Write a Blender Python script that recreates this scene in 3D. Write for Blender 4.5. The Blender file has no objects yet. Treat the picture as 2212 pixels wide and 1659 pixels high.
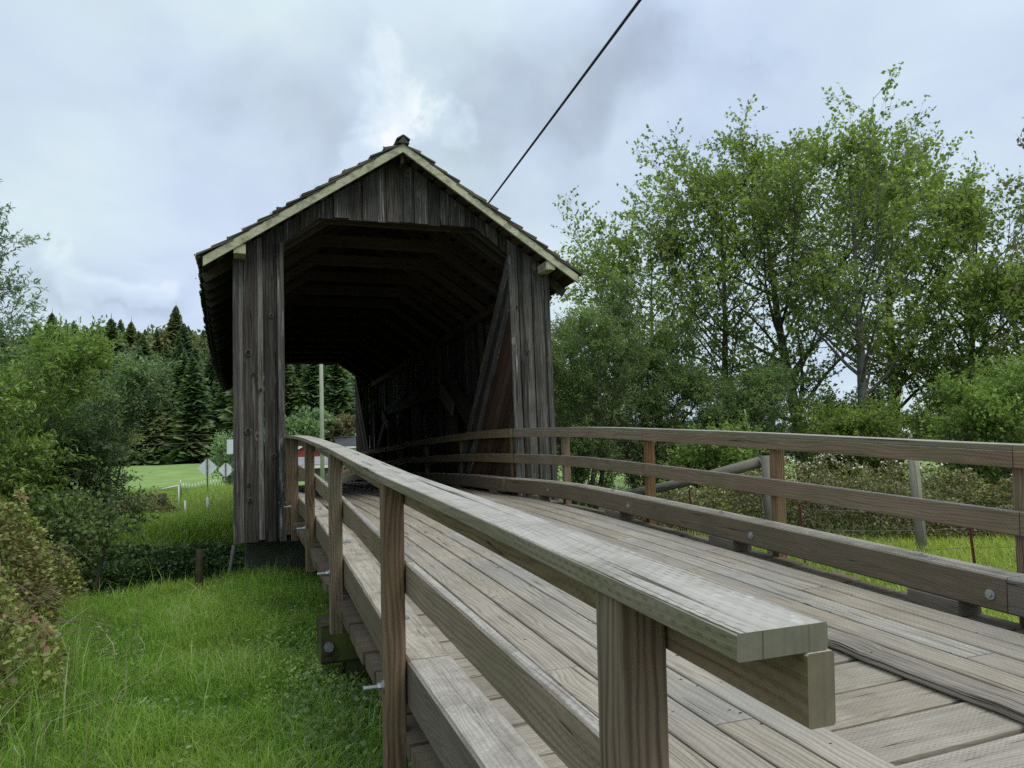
import bpy, math, random
import numpy as np
from mathutils import Vector, Matrix, noise
random.seed(7); RG = np.random.default_rng(11)
SC = bpy.context.scene; COL = SC.collection
PI = math.pi

# ------------------------------------------------------------ camera
cam_d = bpy.data.cameras.new('camera'); cam = bpy.data.objects.new('camera', cam_d); COL.objects.link(cam)
XR = Vector((0.94011, -0.33854, -0.03977)); YR = Vector((-0.00392, 0.10594, -0.99437)); ZR = Vector((0.34085, 0.93497, 0.09826))
m = Matrix.Identity(4)
for i in range(3):
    m[i][0] = XR[i]; m[i][1] = -YR[i]; m[i][2] = -ZR[i]
m.translation = Vector((0, -10.7, 0))
cam.matrix_world = m
cam_d.sensor_width = 36; cam_d.lens = 26.79; cam_d.clip_start = .05; cam_d.clip_end = 4000
SC.camera = cam

# ------------------------------------------------------------ world, sun, exposure
SUN_EL, SUN_AZ = math.radians(56), math.radians(152)     # azimuth from +Y towards +X
sd = bpy.data.lights.new('sun', 'SUN'); so = bpy.data.objects.new('sun', sd); COL.objects.link(so)
sd.energy = 1.5; sd.angle = math.radians(24); sd.color = (1, .965, .9)
sdir = Vector((math.sin(SUN_AZ)*math.cos(SUN_EL), math.cos(SUN_AZ)*math.cos(SUN_EL), math.sin(SUN_EL)))
so.rotation_euler = sdir.to_track_quat('Z', 'Y').to_euler()
SC.view_settings.view_transform = 'Standard'; SC.view_settings.look = 'None'
SC.view_settings.gamma = 1; SC.view_settings.use_curve_mapping = False
SC.view_settings.exposure = 0.14

class NT:
    """small helper for node trees"""
    def __init__(s, tree): s.t = tree; s.n = tree.nodes; s.l = tree.links
    def node(s, typ, **kw):
        nd = s.n.new(typ)
        for k, v in kw.items():
            if k.startswith('i_'): s.set(nd, k[2:], v)
            else: setattr(nd, k, v)
        return nd
    def set(s, nd, key, v):
        inp = nd.inputs[int(key)] if key.isdigit() else nd.inputs[key.replace('_', ' ')]
        if isinstance(v, bpy.types.NodeSocket): s.l.new(v, inp)
        else: inp.default_value = v
    def math(s, op, a, b=0.0, c=None, clamp=False):
        nd = s.n.new('ShaderNodeMath'); nd.operation = op; nd.use_clamp = clamp
        s.set(nd, '0', a); s.set(nd, '1', b)
        if c is not None: s.set(nd, '2', c)
        return nd.outputs[0]
    def vmath(s, op, a, b):
        nd = s.n.new('ShaderNodeVectorMath'); nd.operation = op
        s.set(nd, '0', a); s.set(nd, '1', b); return nd.outputs[0]
    def noise(s, vec, scale, detail=3, rough=.55, dist=0.0, out='Fac'):
        nd = s.n.new('ShaderNodeTexNoise'); s.set(nd, 'Vector', vec)
        nd.inputs['Scale'].default_value = scale; nd.inputs['Detail'].default_value = detail
        nd.inputs['Roughness'].default_value = rough; nd.inputs['Distortion'].default_value = dist
        return nd.outputs[out]
    def ramp(s, fac, stops, interp='LINEAR'):
        nd = s.n.new('ShaderNodeValToRGB'); s.set(nd, 'Fac', fac); cr = nd.color_ramp; cr.interpolation = interp
        while len(cr.elements) < len(stops): cr.elements.new(.5)
        for e, (p, c) in zip(cr.elements, stops):
            e.position = p; e.color = (*c, 1) if len(c) == 3 else c
        return nd.outputs['Color']
    def mix(s, fac, a, b, blend='MIX'):
        nd = s.n.new('ShaderNodeMix'); nd.data_type = 'RGBA'; nd.blend_type = blend; nd.clamp_factor = True
        s.set(nd, '0', fac)
        s.set(nd, '6', (*a, 1) if isinstance(a, tuple) and len(a) == 3 else a)
        s.set(nd, '7', (*b, 1) if isinstance(b, tuple) and len(b) == 3 else b)
        return nd.outputs[2]
    def mapr(s, v, a, b, c, d):
        nd = s.n.new('ShaderNodeMapRange'); s.set(nd, '0', v)
        for k, x in zip('1234', (a, b, c, d)): nd.inputs[int(k)].default_value = x
        return nd.outputs[0]
    def xyz(s, x, y, z):
        nd = s.n.new('ShaderNodeCombineXYZ'); s.set(nd, '0', x); s.set(nd, '1', y); s.set(nd, '2', z); return nd.outputs[0]
    def sep(s, v):
        nd = s.n.new('ShaderNodeSeparateXYZ'); s.set(nd, '0', v); return nd.outputs

world = bpy.data.worlds.new('World'); SC.world = world; world.use_nodes = True
W = NT(world.node_tree); W.n.clear()
sky = W.node('ShaderNodeTexSky'); sky.sky_type = 'NISHITA'; sky.sun_disc = False
sky.sun_elevation = SUN_EL; sky.sun_rotation = SUN_AZ
bg1 = W.node('ShaderNodeBackground'); W.l.new(sky.outputs[0], bg1.inputs[0]); bg1.inputs[1].default_value = .09
tc = W.node('ShaderNodeTexCoord'); D = tc.outputs['Generated']
dx, dy, dz = W.sep(D)
den = W.math('MAXIMUM', W.math('ADD', dz, .22), .06)
pl = W.xyz(W.math('DIVIDE', dx, den), W.math('DIVIDE', dy, den), 0.0)      # cloud layer seen in perspective
n1 = W.noise(pl, 1.1, 6, .5, .4); n2 = W.noise(pl, 3.2, 6, .55, .5); n3 = W.noise(pl, .45, 2)
warp = W.node('ShaderNodeTexNoise'); W.set(warp, 'Vector', D); warp.inputs['Scale'].default_value = 7; warp.inputs['Detail'].default_value = 5
wv = W.vmath('MULTIPLY', W.vmath('SUBTRACT', warp.outputs['Color'], (.5, .5, .5)), (.30, .30, .26))
Dw = W.vmath('ADD', D, wv)
nq = W.noise(D, 13, 6, .6, .6)
nr = W.noise(D, 24, 7, .62, .3)
def blob(c, r, sq=1.0, crisp=False):
    """soft cloud patch round a direction of the sky"""
    c = Vector(c).normalized()
    v = W.vmath('SUBTRACT', Dw, tuple(c))
    v = W.vmath('MULTIPLY', v, (1, 1, sq))
    nd = W.node('ShaderNodeVectorMath', operation='LENGTH'); W.set(nd, '0', v)
    b = W.mapr(nd.outputs['Value'], r*1.25, r*.2, 0, 1)
    if crisp: return W.math('MULTIPLY', W.mapr(W.math('ADD', b, W.math('MULTIPLY', W.math('SUBTRACT', nq, .5), 2.0)), .22, .62, 0, 1), W.mapr(b, .04, .40, 0, 1))
    return W.mapr(W.math('MULTIPLY', b, W.math('ADD', .55, W.math('MULTIPLY', nq, .9))), .05, .95, 0, 1)
def wdir(u, v):
    a = XR*0; px, py = u-1106, v-829.5
    return tuple(Vector((.94011*px-.00392*py+.34085*1646, -.33854*px+.10594*py+.93497*1646, -.03977*px-.99437*py+.09826*1646)).normalized())
f = W.math('ADD', W.math('MULTIPLY', W.math('SUBTRACT', n1, .5), .75), .62)
f = W.math('ADD', f, W.math('MULTIPLY', W.math('SUBTRACT', n2, .5), .40))
f = W.math('ADD', f, W.math('MULTIPLY', W.math('SUBTRACT', n3, .5), .5))
CR = ((850, 190), (790, 285), (925, 225), (240, 600), (170, 690))
for (u, v, r, sq, a) in [(850, 190, .085, 1.6, .22), (790, 285, .06, 1.0, .22), (925, 225, .065, 1.2, .24), (640, 300, .13, 1.2, -.30), (1060, 290, .14, 1.2, -.32),
                         (1330, 70, .12, 1.0, -.30), (1400, 190, .11, 1.6, -.24), (1130, 380, .06, 1, .14), (290, 90, .06, 1.6, -.10), (400, 190, .06, 1.2, -.08),
                         (240, 600, .09, 2.6, .18), (250, 655, .11, 3.4, -.26), (170, 690, .06, 3, .10), (560, 400, .08, 1.4, .08), (1750, 250, .3, 1, .06)]:
    f = W.math('ADD', f, W.math('MULTIPLY', blob(wdir(u, v), r, sq, (u, v) in CR), a))
cc = W.ramp(f, [(0.0, (.35, .41, .49)), (.25, (.44, .51, .59)), (.50, (.545, .635, .735)), (.70, (.63, .725, .79)), (.90, (.77, .82, .86)), (1.0, (.87, .885, .90))])
nh = W.noise(D, 2.6, 3)
cc = W.mix(W.mapr(nh, .38, .62, 0, 1), W.mix(1.0, cc, (.93, .955, 1.05), 'MULTIPLY'), W.mix(1.0, cc, (.99, 1.02, .985), 'MULTIPLY'))
elev = W.mapr(dz, .50, 1.0, 1.0, 1.75)                      # an overcast sky brightens towards the zenith
bg2 = W.node('ShaderNodeBackground'); W.set(bg2, 'Color', cc); W.set(bg2, 'Strength', W.math('MULTIPLY', elev, 1.08))
ms = W.node('ShaderNodeMixShader'); W.set(ms, '0', .93); W.l.new(bg1.outputs[0], ms.inputs[1]); W.l.new(bg2.outputs[0], ms.inputs[2])
wo = W.node('ShaderNodeOutputWorld'); W.l.new(ms.outputs[0], wo.inputs[0])

# ------------------------------------------------------------ materials
MAT = {}
def new_mat(name):
    mt = bpy.data.materials.new(name); mt.use_nodes = True; T = NT(mt.node_tree); T.n.clear()
    out = T.node('ShaderNodeOutputMaterial'); MAT[name] = mt
    return mt, T, out
def wood(name, light, dark, ring=.5, crack=.5, moss=None, mossamt=0.0, knots=.5, incise=0.0, ringf=55, rough=.85, vary=.25, streak=0.0, streakc=(.5, .5, .46), bump=.5, mossscale=2.2, top=None, kscale=(1.7, 5.5), halo=None, endc=None):
    mt, T, out = new_mat(name)
    uv = T.node('ShaderNodeUVMap').outputs[0]; oi = T.node('ShaderNodeObjectInfo'); geo = T.node('ShaderNodeNewGeometry')
    rnd = oi.outputs['Random']
    u, v, _ = T.sep(uv)
    # knots: sparse points the grain bends round
    kv = T.xyz(T.math('MULTIPLY', u, kscale[0]), T.math('MULTIPLY', v, kscale[1]), T.math('MULTIPLY', rnd, 50))
    vo = T.node('ShaderNodeTexVoronoi'); vo.voronoi_dimensions = '3D'; T.set(vo, 'Vector', kv); vo.inputs['Scale'].default_value = 1
    kd = vo.outputs['Distance']
    kcol = T.sep(vo.outputs['Color'])[0]
    kon = T.math('GREATER_THAN', kcol, 1-.5*knots)
    kbend = T.math('MULTIPLY', T.math('MULTIPLY', T.mapr(kd, .55, 0, 0, 1), kon), .06)
    wv = T.xyz(T.math('MULTIPLY', u, .9), T.math('MULTIPLY', v, 5.0), T.math('MULTIPLY', rnd, 37))
    wn = T.noise(wv, 1.3, 2, .5)
    wn2 = T.noise(wv, 6.0, 2, .5)
    vd = T.math('ADD', T.math('ADD', v, kbend), T.math('MULTIPLY', wn, .16))
    vd = T.math('ADD', vd, T.math('MULTIPLY', wn2, .02))
    rings = T.math('MULTIPLY_ADD', T.math('SINE', T.math('MULTIPLY', vd, ringf*6.283)), .5, .5)
    rings = T.math('POWER', rings, 1.6)
    fib = T.noise(T.xyz(T.math('MULTIPLY', u, 5.0), T.math('MULTIPLY', vd, 260.0), rnd), 1, 3, .6)
    fib2 = T.noise(T.xyz(T.math('MULTIPLY', u, 1.2), T.math('MULTIPLY', v, 28.0), T.math('MULTIPLY', rnd, 9)), 1, 3, .6)
    cn = T.noise(T.xyz(T.math('MULTIPLY', u, .32), T.math('MULTIPLY', T.math('ADD', T.math('MULTIPLY', wn, .03), v), 24.0), T.math('MULTIPLY', rnd, 21)), 1, 1, .5)
    crk = T.mapr(T.math('ABSOLUTE', T.math('SUBTRACT', cn, .5)), .0028*crack, .0085*crack, 1, 0)
    crk = T.math('MULTIPLY', T.math('MULTIPLY', crk, T.mapr(fib2, .50, .56, 0, 1)), .8)
    tone = T.math('ADD', T.math('MULTIPLY', rings, ring*.62), T.math('MULTIPLY', T.math('SUBTRACT', fib, .3), .75))
    tone = T.math('ADD', tone, T.math('MULTIPLY', T.math('SUBTRACT', fib2, .5), 1.0), clamp=True)
    col = T.mix(tone, light, dark)
    if streak:
        sn = T.noise(T.xyz(T.math('MULTIPLY', u, 1.3), T.math('MULTIPLY', v, 34.0), T.math('MULTIPLY', rnd, 15)), 1, 5, .65)
        col = T.mix(T.math('MULTIPLY', T.mapr(sn, .56, .70, 0, 1), streak), col, streakc)
    big = T.noise(geo.outputs['Position'], 1.7, 3, .6)
    col = T.mix(T.mapr(big, .35, .75, 0, .5), col, dark)
    if halo:
        hc = T.math('MULTIPLY', T.mapr(kd, .24, .13, 0, 1), kon)
        col = T.mix(T.math('MULTIPLY', hc, .55), col, halo)
    kc = T.math('MULTIPLY', T.mapr(kd, .115, .07, 0, 1), kon)
    col = T.mix(T.math('MULTIPLY', kc, .85), col, tuple(x*.3 for x in dark))
    if mossamt:
        mn = T.noise(geo.outputs['Position'], mossscale, 5, .65)
        col = T.mix(T.math('MULTIPLY', T.mapr(mn, .47, .64, 0, 1), mossamt), col, moss)
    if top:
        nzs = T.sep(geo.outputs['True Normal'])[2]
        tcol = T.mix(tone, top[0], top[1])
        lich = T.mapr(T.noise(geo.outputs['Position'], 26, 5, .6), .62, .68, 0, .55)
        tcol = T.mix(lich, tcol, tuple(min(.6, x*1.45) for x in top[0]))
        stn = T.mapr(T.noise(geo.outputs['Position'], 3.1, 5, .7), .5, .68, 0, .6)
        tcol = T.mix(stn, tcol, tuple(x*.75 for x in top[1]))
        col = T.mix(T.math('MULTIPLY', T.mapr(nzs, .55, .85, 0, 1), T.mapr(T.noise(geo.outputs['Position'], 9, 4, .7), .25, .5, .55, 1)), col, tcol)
    if endc: col = T.mix(T.mapr(T.math('ABSOLUTE', T.sep(geo.outputs['True Normal'])[1]), .8, .95, 0, .8), col, T.mix(T.noise(geo.outputs['Position'], 30, 5, .7), endc, tuple(x*.45 for x in endc)))
    col = T.mix(crk, col, tuple(x*.18 for x in dark))
    hsv = T.node('ShaderNodeHueSaturation'); T.set(hsv, 'Color', col)
    T.set(hsv, 'Value', T.mapr(rnd, 0, 1, 1-vary, 1+vary))
    T.set(hsv, 'Saturation', T.mapr(T.math('FRACT', T.math('MULTIPLY', rnd, 7.3)), 0, 1, .8, 1.2))
    col = hsv.outputs[0]
    h = T.math('SUBTRACT', T.math('MULTIPLY', fib, .8), T.math('MULTIPLY', rings, ring*.5))
    h = T.math('SUBTRACT', h, T.math('MULTIPLY', crk, 3.0))
    if incise:
        # small slots pressed into treated timber, in staggered rows
        uu = T.math('DIVIDE', u, .032); vv = T.math('DIVIDE', v, .0125)
        row = T.math('FLOOR', vv)
        us = T.math('FRACT', T.math('ADD', T.math('ADD', uu, T.math('MULTIPLY', wn2, .35)), T.math('MULTIPLY', row, .37)))
        vs = T.math('FRACT', vv)
        a = T.math('LESS_THAN', us, .42); b = T.math('LESS_THAN', T.math('ABSOLUTE', T.math('SUBTRACT', vs, .5)), .2)
        b = T.math('MULTIPLY', b, T.math('LESS_THAN', T.math('ABSOLUTE', T.sep(geo.outputs['True Normal'])[1]), .6))
        slot = T.math('MULTIPLY', T.math('MULTIPLY', a, b), T.mapr(T.noise(T.xyz(u, T.math('MULTIPLY', v, 4.0), rnd), 4.5, 4), .38, .62, .05, 1))
        col = T.mix(T.math('MULTIPLY', slot, incise), col, tuple(x*.35 for x in dark))
        h = T.math('SUBTRACT', h, T.math('MULTIPLY', slot, 1.6))
    bp = T.node('ShaderNodeBump'); T.set(bp, 'Height', h); bp.inputs['Strength'].default_value = bump; bp.inputs['Distance'].default_value = .004
    bs = T.node('ShaderNodeBsdfPrincipled'); T.set(bs, 'Base_Color', col); bs.inputs['Roughness'].default_value = rough
    bs.inputs['Specular IOR Level'].default_value = .12
    T.l.new(bp.outputs[0], bs.inputs['Normal']); T.l.new(bs.outputs[0], out.inputs[0])
    return mt
GM = (.10, .12, .045)
wood('deck_wood', (.42, .37, .30), (.185, .155, .118), ring=.75, crack=1.4, knots=.5, ringf=34, vary=.09, incise=.15, moss=(.25, .235, .21), mossamt=.55, mossscale=1.1)
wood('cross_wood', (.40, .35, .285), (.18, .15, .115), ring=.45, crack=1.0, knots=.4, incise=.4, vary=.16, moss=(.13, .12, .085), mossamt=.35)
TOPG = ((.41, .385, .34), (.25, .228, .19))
wood('worn_edge_wood', (.30, .265, .22), (.10, .085, .07), ring=.6, crack=3.5, knots=.5, streak=.7, streakc=(.10, .09, .08), bump=1.0)
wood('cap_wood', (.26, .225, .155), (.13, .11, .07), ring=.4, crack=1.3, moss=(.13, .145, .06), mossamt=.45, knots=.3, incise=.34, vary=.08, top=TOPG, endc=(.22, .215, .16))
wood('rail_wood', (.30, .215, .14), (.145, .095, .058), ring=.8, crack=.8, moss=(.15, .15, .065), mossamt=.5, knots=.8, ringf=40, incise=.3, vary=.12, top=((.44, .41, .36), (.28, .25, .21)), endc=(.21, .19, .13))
wood('post_wood', (.275, .18, .108), (.085, .052, .031), ring=1.0, crack=.8, moss=(.13, .13, .06), mossamt=.42, knots=.4, ringf=42, vary=.14)
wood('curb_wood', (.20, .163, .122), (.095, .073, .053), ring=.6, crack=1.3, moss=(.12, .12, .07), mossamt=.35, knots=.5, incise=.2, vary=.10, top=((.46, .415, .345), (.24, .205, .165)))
wood('siding_wood', (.105, .098, .088), (.018, .0165, .015), ring=.7, crack=2.2, moss=(.065, .064, .042), mossamt=.25, knots=.5, streak=1.0, streakc=(.36, .35, .315), ringf=24, vary=.5, bump=.9, kscale=(3.0, 6.5), halo=(.23, .21, .18))
wood('silver_siding', (.20, .19, .168), (.045, .041, .036), ring=.7, crack=2.4, moss=(.10, .10, .06), mossamt=.4, knots=.4, streak=.9, streakc=(.38, .365, .32), ringf=26, vary=.22, bump=.9, kscale=(3.0, 6.5))
wood('dark_siding', (.080, .070, .060), (.018, .0155, .0135), ring=.8, crack=1.6, knots=.3, streak=.6, streakc=(.25, .24, .21), ringf=22, vary=.3, bump=.9, kscale=(3.0, 6.5), halo=(.2, .18, .15))
wood('trim_wood', (.15, .145, .13), (.05, .047, .042), ring=.5, crack=1.2, knots=.5, streak=.4, streakc=(.32, .31, .28), vary=.12, kscale=(3.0, 6.5))
wood('brown_siding', (.085, .052, .034), (.028, .018, .012), ring=.5, crack=1.5, knots=.5, vary=.35)
wood('inner_wood', (.085, .068, .046), (.026, .021, .015), ring=.5, crack=1.0, vary=.3)
wood('barge_wood', (.50, .50, .345), (.29, .28, .18), ring=.2, crack=.6, moss=(.09, .085, .055), mossamt=.5, mossscale=9, knots=.3, vary=.06)
wood('shingle_wood', (.15, .128, .10), (.045, .038, .03), ring=.3, crack=1.5, moss=(.13, .13, .07), mossamt=.5, vary=.45, bump=.9)
wood('fence_wood', (.27, .25, .215), (.11, .10, .085), ring=.4, crack=1.6, moss=(.12, .13, .07), mossamt=.4)
wood('pole_wood', (.47, .48, .37), (.29, .29, .22), ring=.3, crack=.5, vary=.02)
wood('sill_wood', (.075, .062, .045), (.02, .017, .013), ring=.4, crack=1.6, moss=(.10, .13, .04), mossamt=.8)
def dirt_and_shade_ends(name):
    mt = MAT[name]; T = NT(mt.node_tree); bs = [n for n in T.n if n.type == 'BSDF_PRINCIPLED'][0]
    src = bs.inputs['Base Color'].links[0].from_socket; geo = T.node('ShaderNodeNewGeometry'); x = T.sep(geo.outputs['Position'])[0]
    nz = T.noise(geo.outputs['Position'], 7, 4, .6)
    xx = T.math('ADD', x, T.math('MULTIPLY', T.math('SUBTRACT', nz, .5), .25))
    fac = T.math('MAXIMUM', T.mapr(xx, .93, .78, 0, 1), T.mapr(xx, 3.86, 4.0, 0, .72))  # dirt on the left plank ends, kerb shade painted into the right ones
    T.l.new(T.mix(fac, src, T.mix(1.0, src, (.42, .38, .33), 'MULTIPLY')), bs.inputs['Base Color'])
dirt_and_shade_ends('cross_wood')
def plain(name, col, rough=.7, metal=0.0, var=0.0, col2=None, scale=4, bump=0.0):
    mt, T, out = new_mat(name)
    bs = T.node('ShaderNodeBsdfPrincipled'); bs.inputs['Roughness'].default_value = rough; bs.inputs['Metallic'].default_value = metal
    c = (*col, 1)
    if col2:
        tcn = T.node('ShaderNodeTexCoord')
        nz = T.noise(tcn.outputs['Object'], scale, 6, .65)
        T.set(bs, 'Base_Color', T.mix(T.mapr(nz, .35, .65, 0, 1), col, col2))
        if bump:
            bp = T.node('ShaderNodeBump'); T.set(bp, 'Height', nz); bp.inputs['Strength'].default_value = bump; bp.inputs['Distance'].default_value = .02
            T.l.new(bp.outputs[0], bs.inputs['Normal'])
    else: bs.inputs['Base Color'].default_value = c
    T.l.new(bs.outputs[0], out.inputs[0]); return mt
plain('knot', (.006, .004, .003), 1.0)
plain('knot_rim', (.15, .14, .12), .9, col2=(.05, .045, .038), scale=60)
plain('zinc', (.42, .45, .46), .45, .7, col2=(.30, .31, .31), scale=60)
plain('concrete', (.115, .125, .105), .95, col2=(.055, .065, .05), scale=3, bump=.6)
plain('cable_rubber', (.02, .019, .021), .5)
plain('rust_red', (.16, .032, .025), .7, col2=(.09, .03, .022), scale=30)
plain('rust', (.20, .08, .04), .8, col2=(.09, .045, .03), scale=20)
plain('wire', (.12, .11, .10), .6, .6)
plain('sign_back', (.58, .62, .63), .6, 0, col2=(.47, .51, .53), scale=6)
plain('sign_post', (.07, .075, .055), .7)
plain('white_paint', (.62, .63, .60), .7, col2=(.6, .6, .56), scale=5)
plain('barn_red', (.26, .035, .038), .8, col2=(.19, .03, .03), scale=1.2)
plain('shed_brown', (.11, .085, .075), .85, col2=(.075, .06, .05), scale=1.2)
plain('asphalt_roof', (.065, .068, .075), .9, col2=(.045, .048, .052), scale=1.5)
plain('metal_roof', (.27, .26, .27), .7, col2=(.18, .175, .18), scale=.7)
plain('pale_blue', (.34, .42, .50), .7)
plain('mint', (.38, .52, .49), .7)
plain('glass_dark', (.03, .04, .05), .15)
plain('bark', (.13, .115, .09), .95, col2=(.055, .05, .038), scale=5, bump=.8)
plain('pale_bark', (.22, .205, .175), .95, col2=(.10, .095, .075), scale=6, bump=.8)
plain('red_bark', (.15, .075, .055), .9, col2=(.09, .05, .035), scale=8)
plain('cane', (.17, .135, .085), .9, col2=(.10, .06, .045), scale=8)
plain('bone_twig', (.50, .47, .40), .8)
plain('rock', (.42, .40, .36), .95, col2=(.27, .255, .23), scale=8, bump=.5)
plain('flower', (.78, .76, .70), .7)
def leafmat(name, stops, trans=.35, rough=.55, posscale=0.0, poscol=None, posamt=.5):
    mt, T, out = new_mat(name)
    uv = T.node('ShaderNodeUVMap').outputs[0]; u, v, _ = T.sep(uv)
    col = T.ramp(u, stops)
    if poscol:
        geo = T.node('ShaderNodeNewGeometry')
        nz = T.noise(geo.outputs['Position'], posscale, 3, .6)
        col = T.mix(T.mapr(nz, .46, .62, 0, posamt), col, poscol)
    df = T.node('ShaderNodeBsdfPrincipled'); T.set(df, 'Base_Color', col); df.inputs['Roughness'].default_value = rough
    df.inputs['Specular IOR Level'].default_value = .3
    tr = T.node('ShaderNodeBsdfTranslucent'); T.set(tr, 'Color', T.mix(.5, col, T.mix(1.0, col, (1.6, 1.9, .6), 'MULTIPLY')))
    mx = T.node('ShaderNodeMixShader'); T.set(mx, '0', trans); T.l.new(df.outputs[0], mx.inputs[1]); T.l.new(tr.outputs[0], mx.inputs[2])
    T.l.new(mx.outputs[0], out.inputs[0]); return mt
leafmat('alder_leaf', [(0, (.12, .165, .045)), (.5, (.25, .32, .08)), (.85, (.37, .44, .11)), (1, (.42, .43, .14))], trans=.48)
leafmat('willow_leaf', [(0, (.105, .155, .06)), (.5, (.20, .275, .10)), (.85, (.30, .385, .155)), (1, (.40, .47, .24))], trans=.42)
leafmat('greywillow_leaf', [(0, (.12, .18, .09)), (.5, (.22, .31, .15)), (.85, (.33, .42, .22)), (1, (.43, .50, .30))])
leafmat('bright_leaf', [(0, (.12, .18, .045)), (.5, (.23, .33, .075)), (.85, (.34, .44, .12)), (1, (.42, .50, .18))])
leafmat('maple_leaf', [(0, (.12, .115, .05)), (.5, (.18, .16, .075)), (1, (.22, .15, .09))])
leafmat('bramble_leaf', [(0, (.09, .11, .035)), (.35, (.19, .235, .06)), (.62, (.30, .34, .09)), (.8, (.40, .41, .13)), (.88, (.24, .09, .07)), (1, (.32, .15, .10))], trans=.25, posscale=1.3, poscol=(.17, .085, .06), posamt=.5)
leafmat('hedge_leaf', [(0, (.09, .10, .04)), (.45, (.19, .205, .065)), (.8, (.32, .32, .11)), (1, (.34, .27, .17))], trans=.25, posscale=1.5, poscol=(.22, .175, .12), posamt=.6)
leafmat('ivy_leaf', [(0, (.035, .065, .022)), (.6, (.075, .13, .04)), (1, (.15, .23, .065))], trans=.2)
leafmat('grass_blade', [(0, (.085, .155, .022)), (.5, (.18, .32, .042)), (.85, (.28, .42, .075)), (.95, (.40, .50, .16)), (1, (.48, .48, .26))], trans=.45, posscale=.9, poscol=(.26, .35, .065), posamt=.8)
leafmat('field_blade', [(0, (.15, .24, .035)), (.5, (.26, .37, .06)), (1, (.38, .42, .13))], trans=.35, posscale=.35, poscol=(.22, .23, .085), posamt=.6)
leafmat('sunny_blade', [(0, (.26, .34, .04)), (.5, (.38, .46, .07)), (1, (.48, .50, .15))], trans=.4)
leafmat('dry_blade', [(0, (.20, .20, .09)), (.5, (.30, .30, .15)), (1, (.42, .42, .25))], trans=.3)
leafmat('conifer_needles', [(0, (.06, .10, .05)), (.5, (.11, .17, .075)), (.85, (.17, .24, .10)), (1, (.23, .29, .12))], trans=.3, posscale=.03, poscol=(.24, .215, .09), posamt=.75)
leafmat('far_leaf', [(0, (.05, .075, .04)), (.6, (.09, .13, .055)), (1, (.14, .17, .08))], trans=.2)
leafmat('moss', [(0, (.07, .075, .035)), (1, (.15, .15, .08))], trans=.1)

# ------------------------------------------------------------ object helpers
def setp(o, label=None, cat=None, group=None, kind=None):
    if label: o['label'] = label
    if cat: o['category'] = cat
    if group: o['group'] = group
    if kind: o['kind'] = kind
    return o
def empty(name, loc, label=None, cat=None, group=None, kind=None):
    o = bpy.data.objects.new(name, None); COL.objects.link(o); o.location = loc; o.empty_display_size = .2
    return setp(o, label, cat, group, kind)
def root_loc(o):
    l = Vector((0, 0, 0))
    while o is not None: l += o.location; o = o.parent
    return l
def mesh_obj(name, V, F, mat, parent=None, UV=None, origin=None, smooth=False, kind=None):
    me = bpy.data.meshes.new(name); org = Vector(origin if origin is not None else V[0])
    V = np.asarray(V, dtype=float) - np.array(org)
    me.from_pydata([tuple(v) for v in V], [], F)
    if UV is not None:
        ul = me.uv_layers.new(name='UVMap'); ul.data.foreach_set('uv', np.asarray(UV, dtype=np.float32).ravel())
    me.materials.append(MAT[mat])
    if smooth: me.polygons.foreach_set('use_smooth', [True]*len(F))
    o = bpy.data.objects.new(name, me); COL.objects.link(o)
    if parent: o.parent = parent
    o.location = org - (root_loc(parent) if parent else Vector((0, 0, 0)))
    if kind: o['kind'] = kind
    return o
def board_geo(path, Wd, Th, up=(0, 0, 1), ch=.005, twist=0.0, jit=0.0):
    P = [Vector(p) for p in path]; n = len(P); V = []; up = Vector(up)
    c = min(ch, Wd*.25, Th*.25); w, t = Wd/2, Th/2
    prof = [(-w+c, -t), (w-c, -t), (w, -t+c), (w, t-c), (w-c, t), (-w+c, t), (-w, t-c), (-w, -t+c)]
    per = [0]
    for i in range(8):
        a, b = prof[i], prof[(i+1) % 8]; per.append(per[-1]+math.hypot(a[0]-b[0], a[1]-b[1]))
    uo, vo = random.uniform(0, 40), random.uniform(0, 40); L = 0; us = []
    for i in range(n):
        tg = (P[min(i+1, n-1)]-P[max(i-1, 0)]).normalized()
        side = tg.cross(up).normalized(); nn = side.cross(tg).normalized()
        if twist:
            q = Matrix.Rotation(twist*(i/(n-1)-.5), 3, tg); side = q @ side; nn = q @ nn
        if i: L += (P[i]-P[i-1]).length
        us.append(L+uo)
        jx, jz = (random.uniform(-jit, jit), random.uniform(-jit, jit)) if jit and 0 < i < n-1 else (0, 0)
        for (a, b) in prof: V.append(P[i]+side*(a+jx)+nn*(b+jz))
    F = []; UV = []
    for i in range(n-1):
        for k in range(8):
            k2 = (k+1) % 8
            F.append((i*8+k, i*8+k2, (i+1)*8+k2, (i+1)*8+k))
            UV += [(us[i], per[k]+vo), (us[i], per[k+1]+vo), (us[i+1], per[k+1]+vo), (us[i+1], per[k]+vo)]
    F.append(tuple(range(7, -1, -1))); UV += [(prof[k][1]*.3+uo, prof[k][0]+vo) for k in range(7, -1, -1)]
    F.append(tuple((n-1)*8+k for k in range(8))); UV += [(prof[k][1]*.3+uo, prof[k][0]+vo) for k in range(8)]
    return V, F, UV
def board(name, path, Wd, Th, mat, parent=None, **kw):
    V, F, UV = board_geo(path, Wd, Th, **kw)
    return mesh_obj(name, V, F, mat, parent, UV, origin=path[0])
def joined_boards(name, items, mat, parent, kind='stuff'):
    VV, FF, UU = [], [], []
    for (path, w, t, kw) in items:
        V, F, UV = board_geo(path, w, t, **kw); b = len(VV)
        VV += V; FF += [tuple(x+b for x in f) for f in F]; UU += UV
    return mesh_obj(name, VV, FF, mat, parent, UU, kind=kind)
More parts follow.
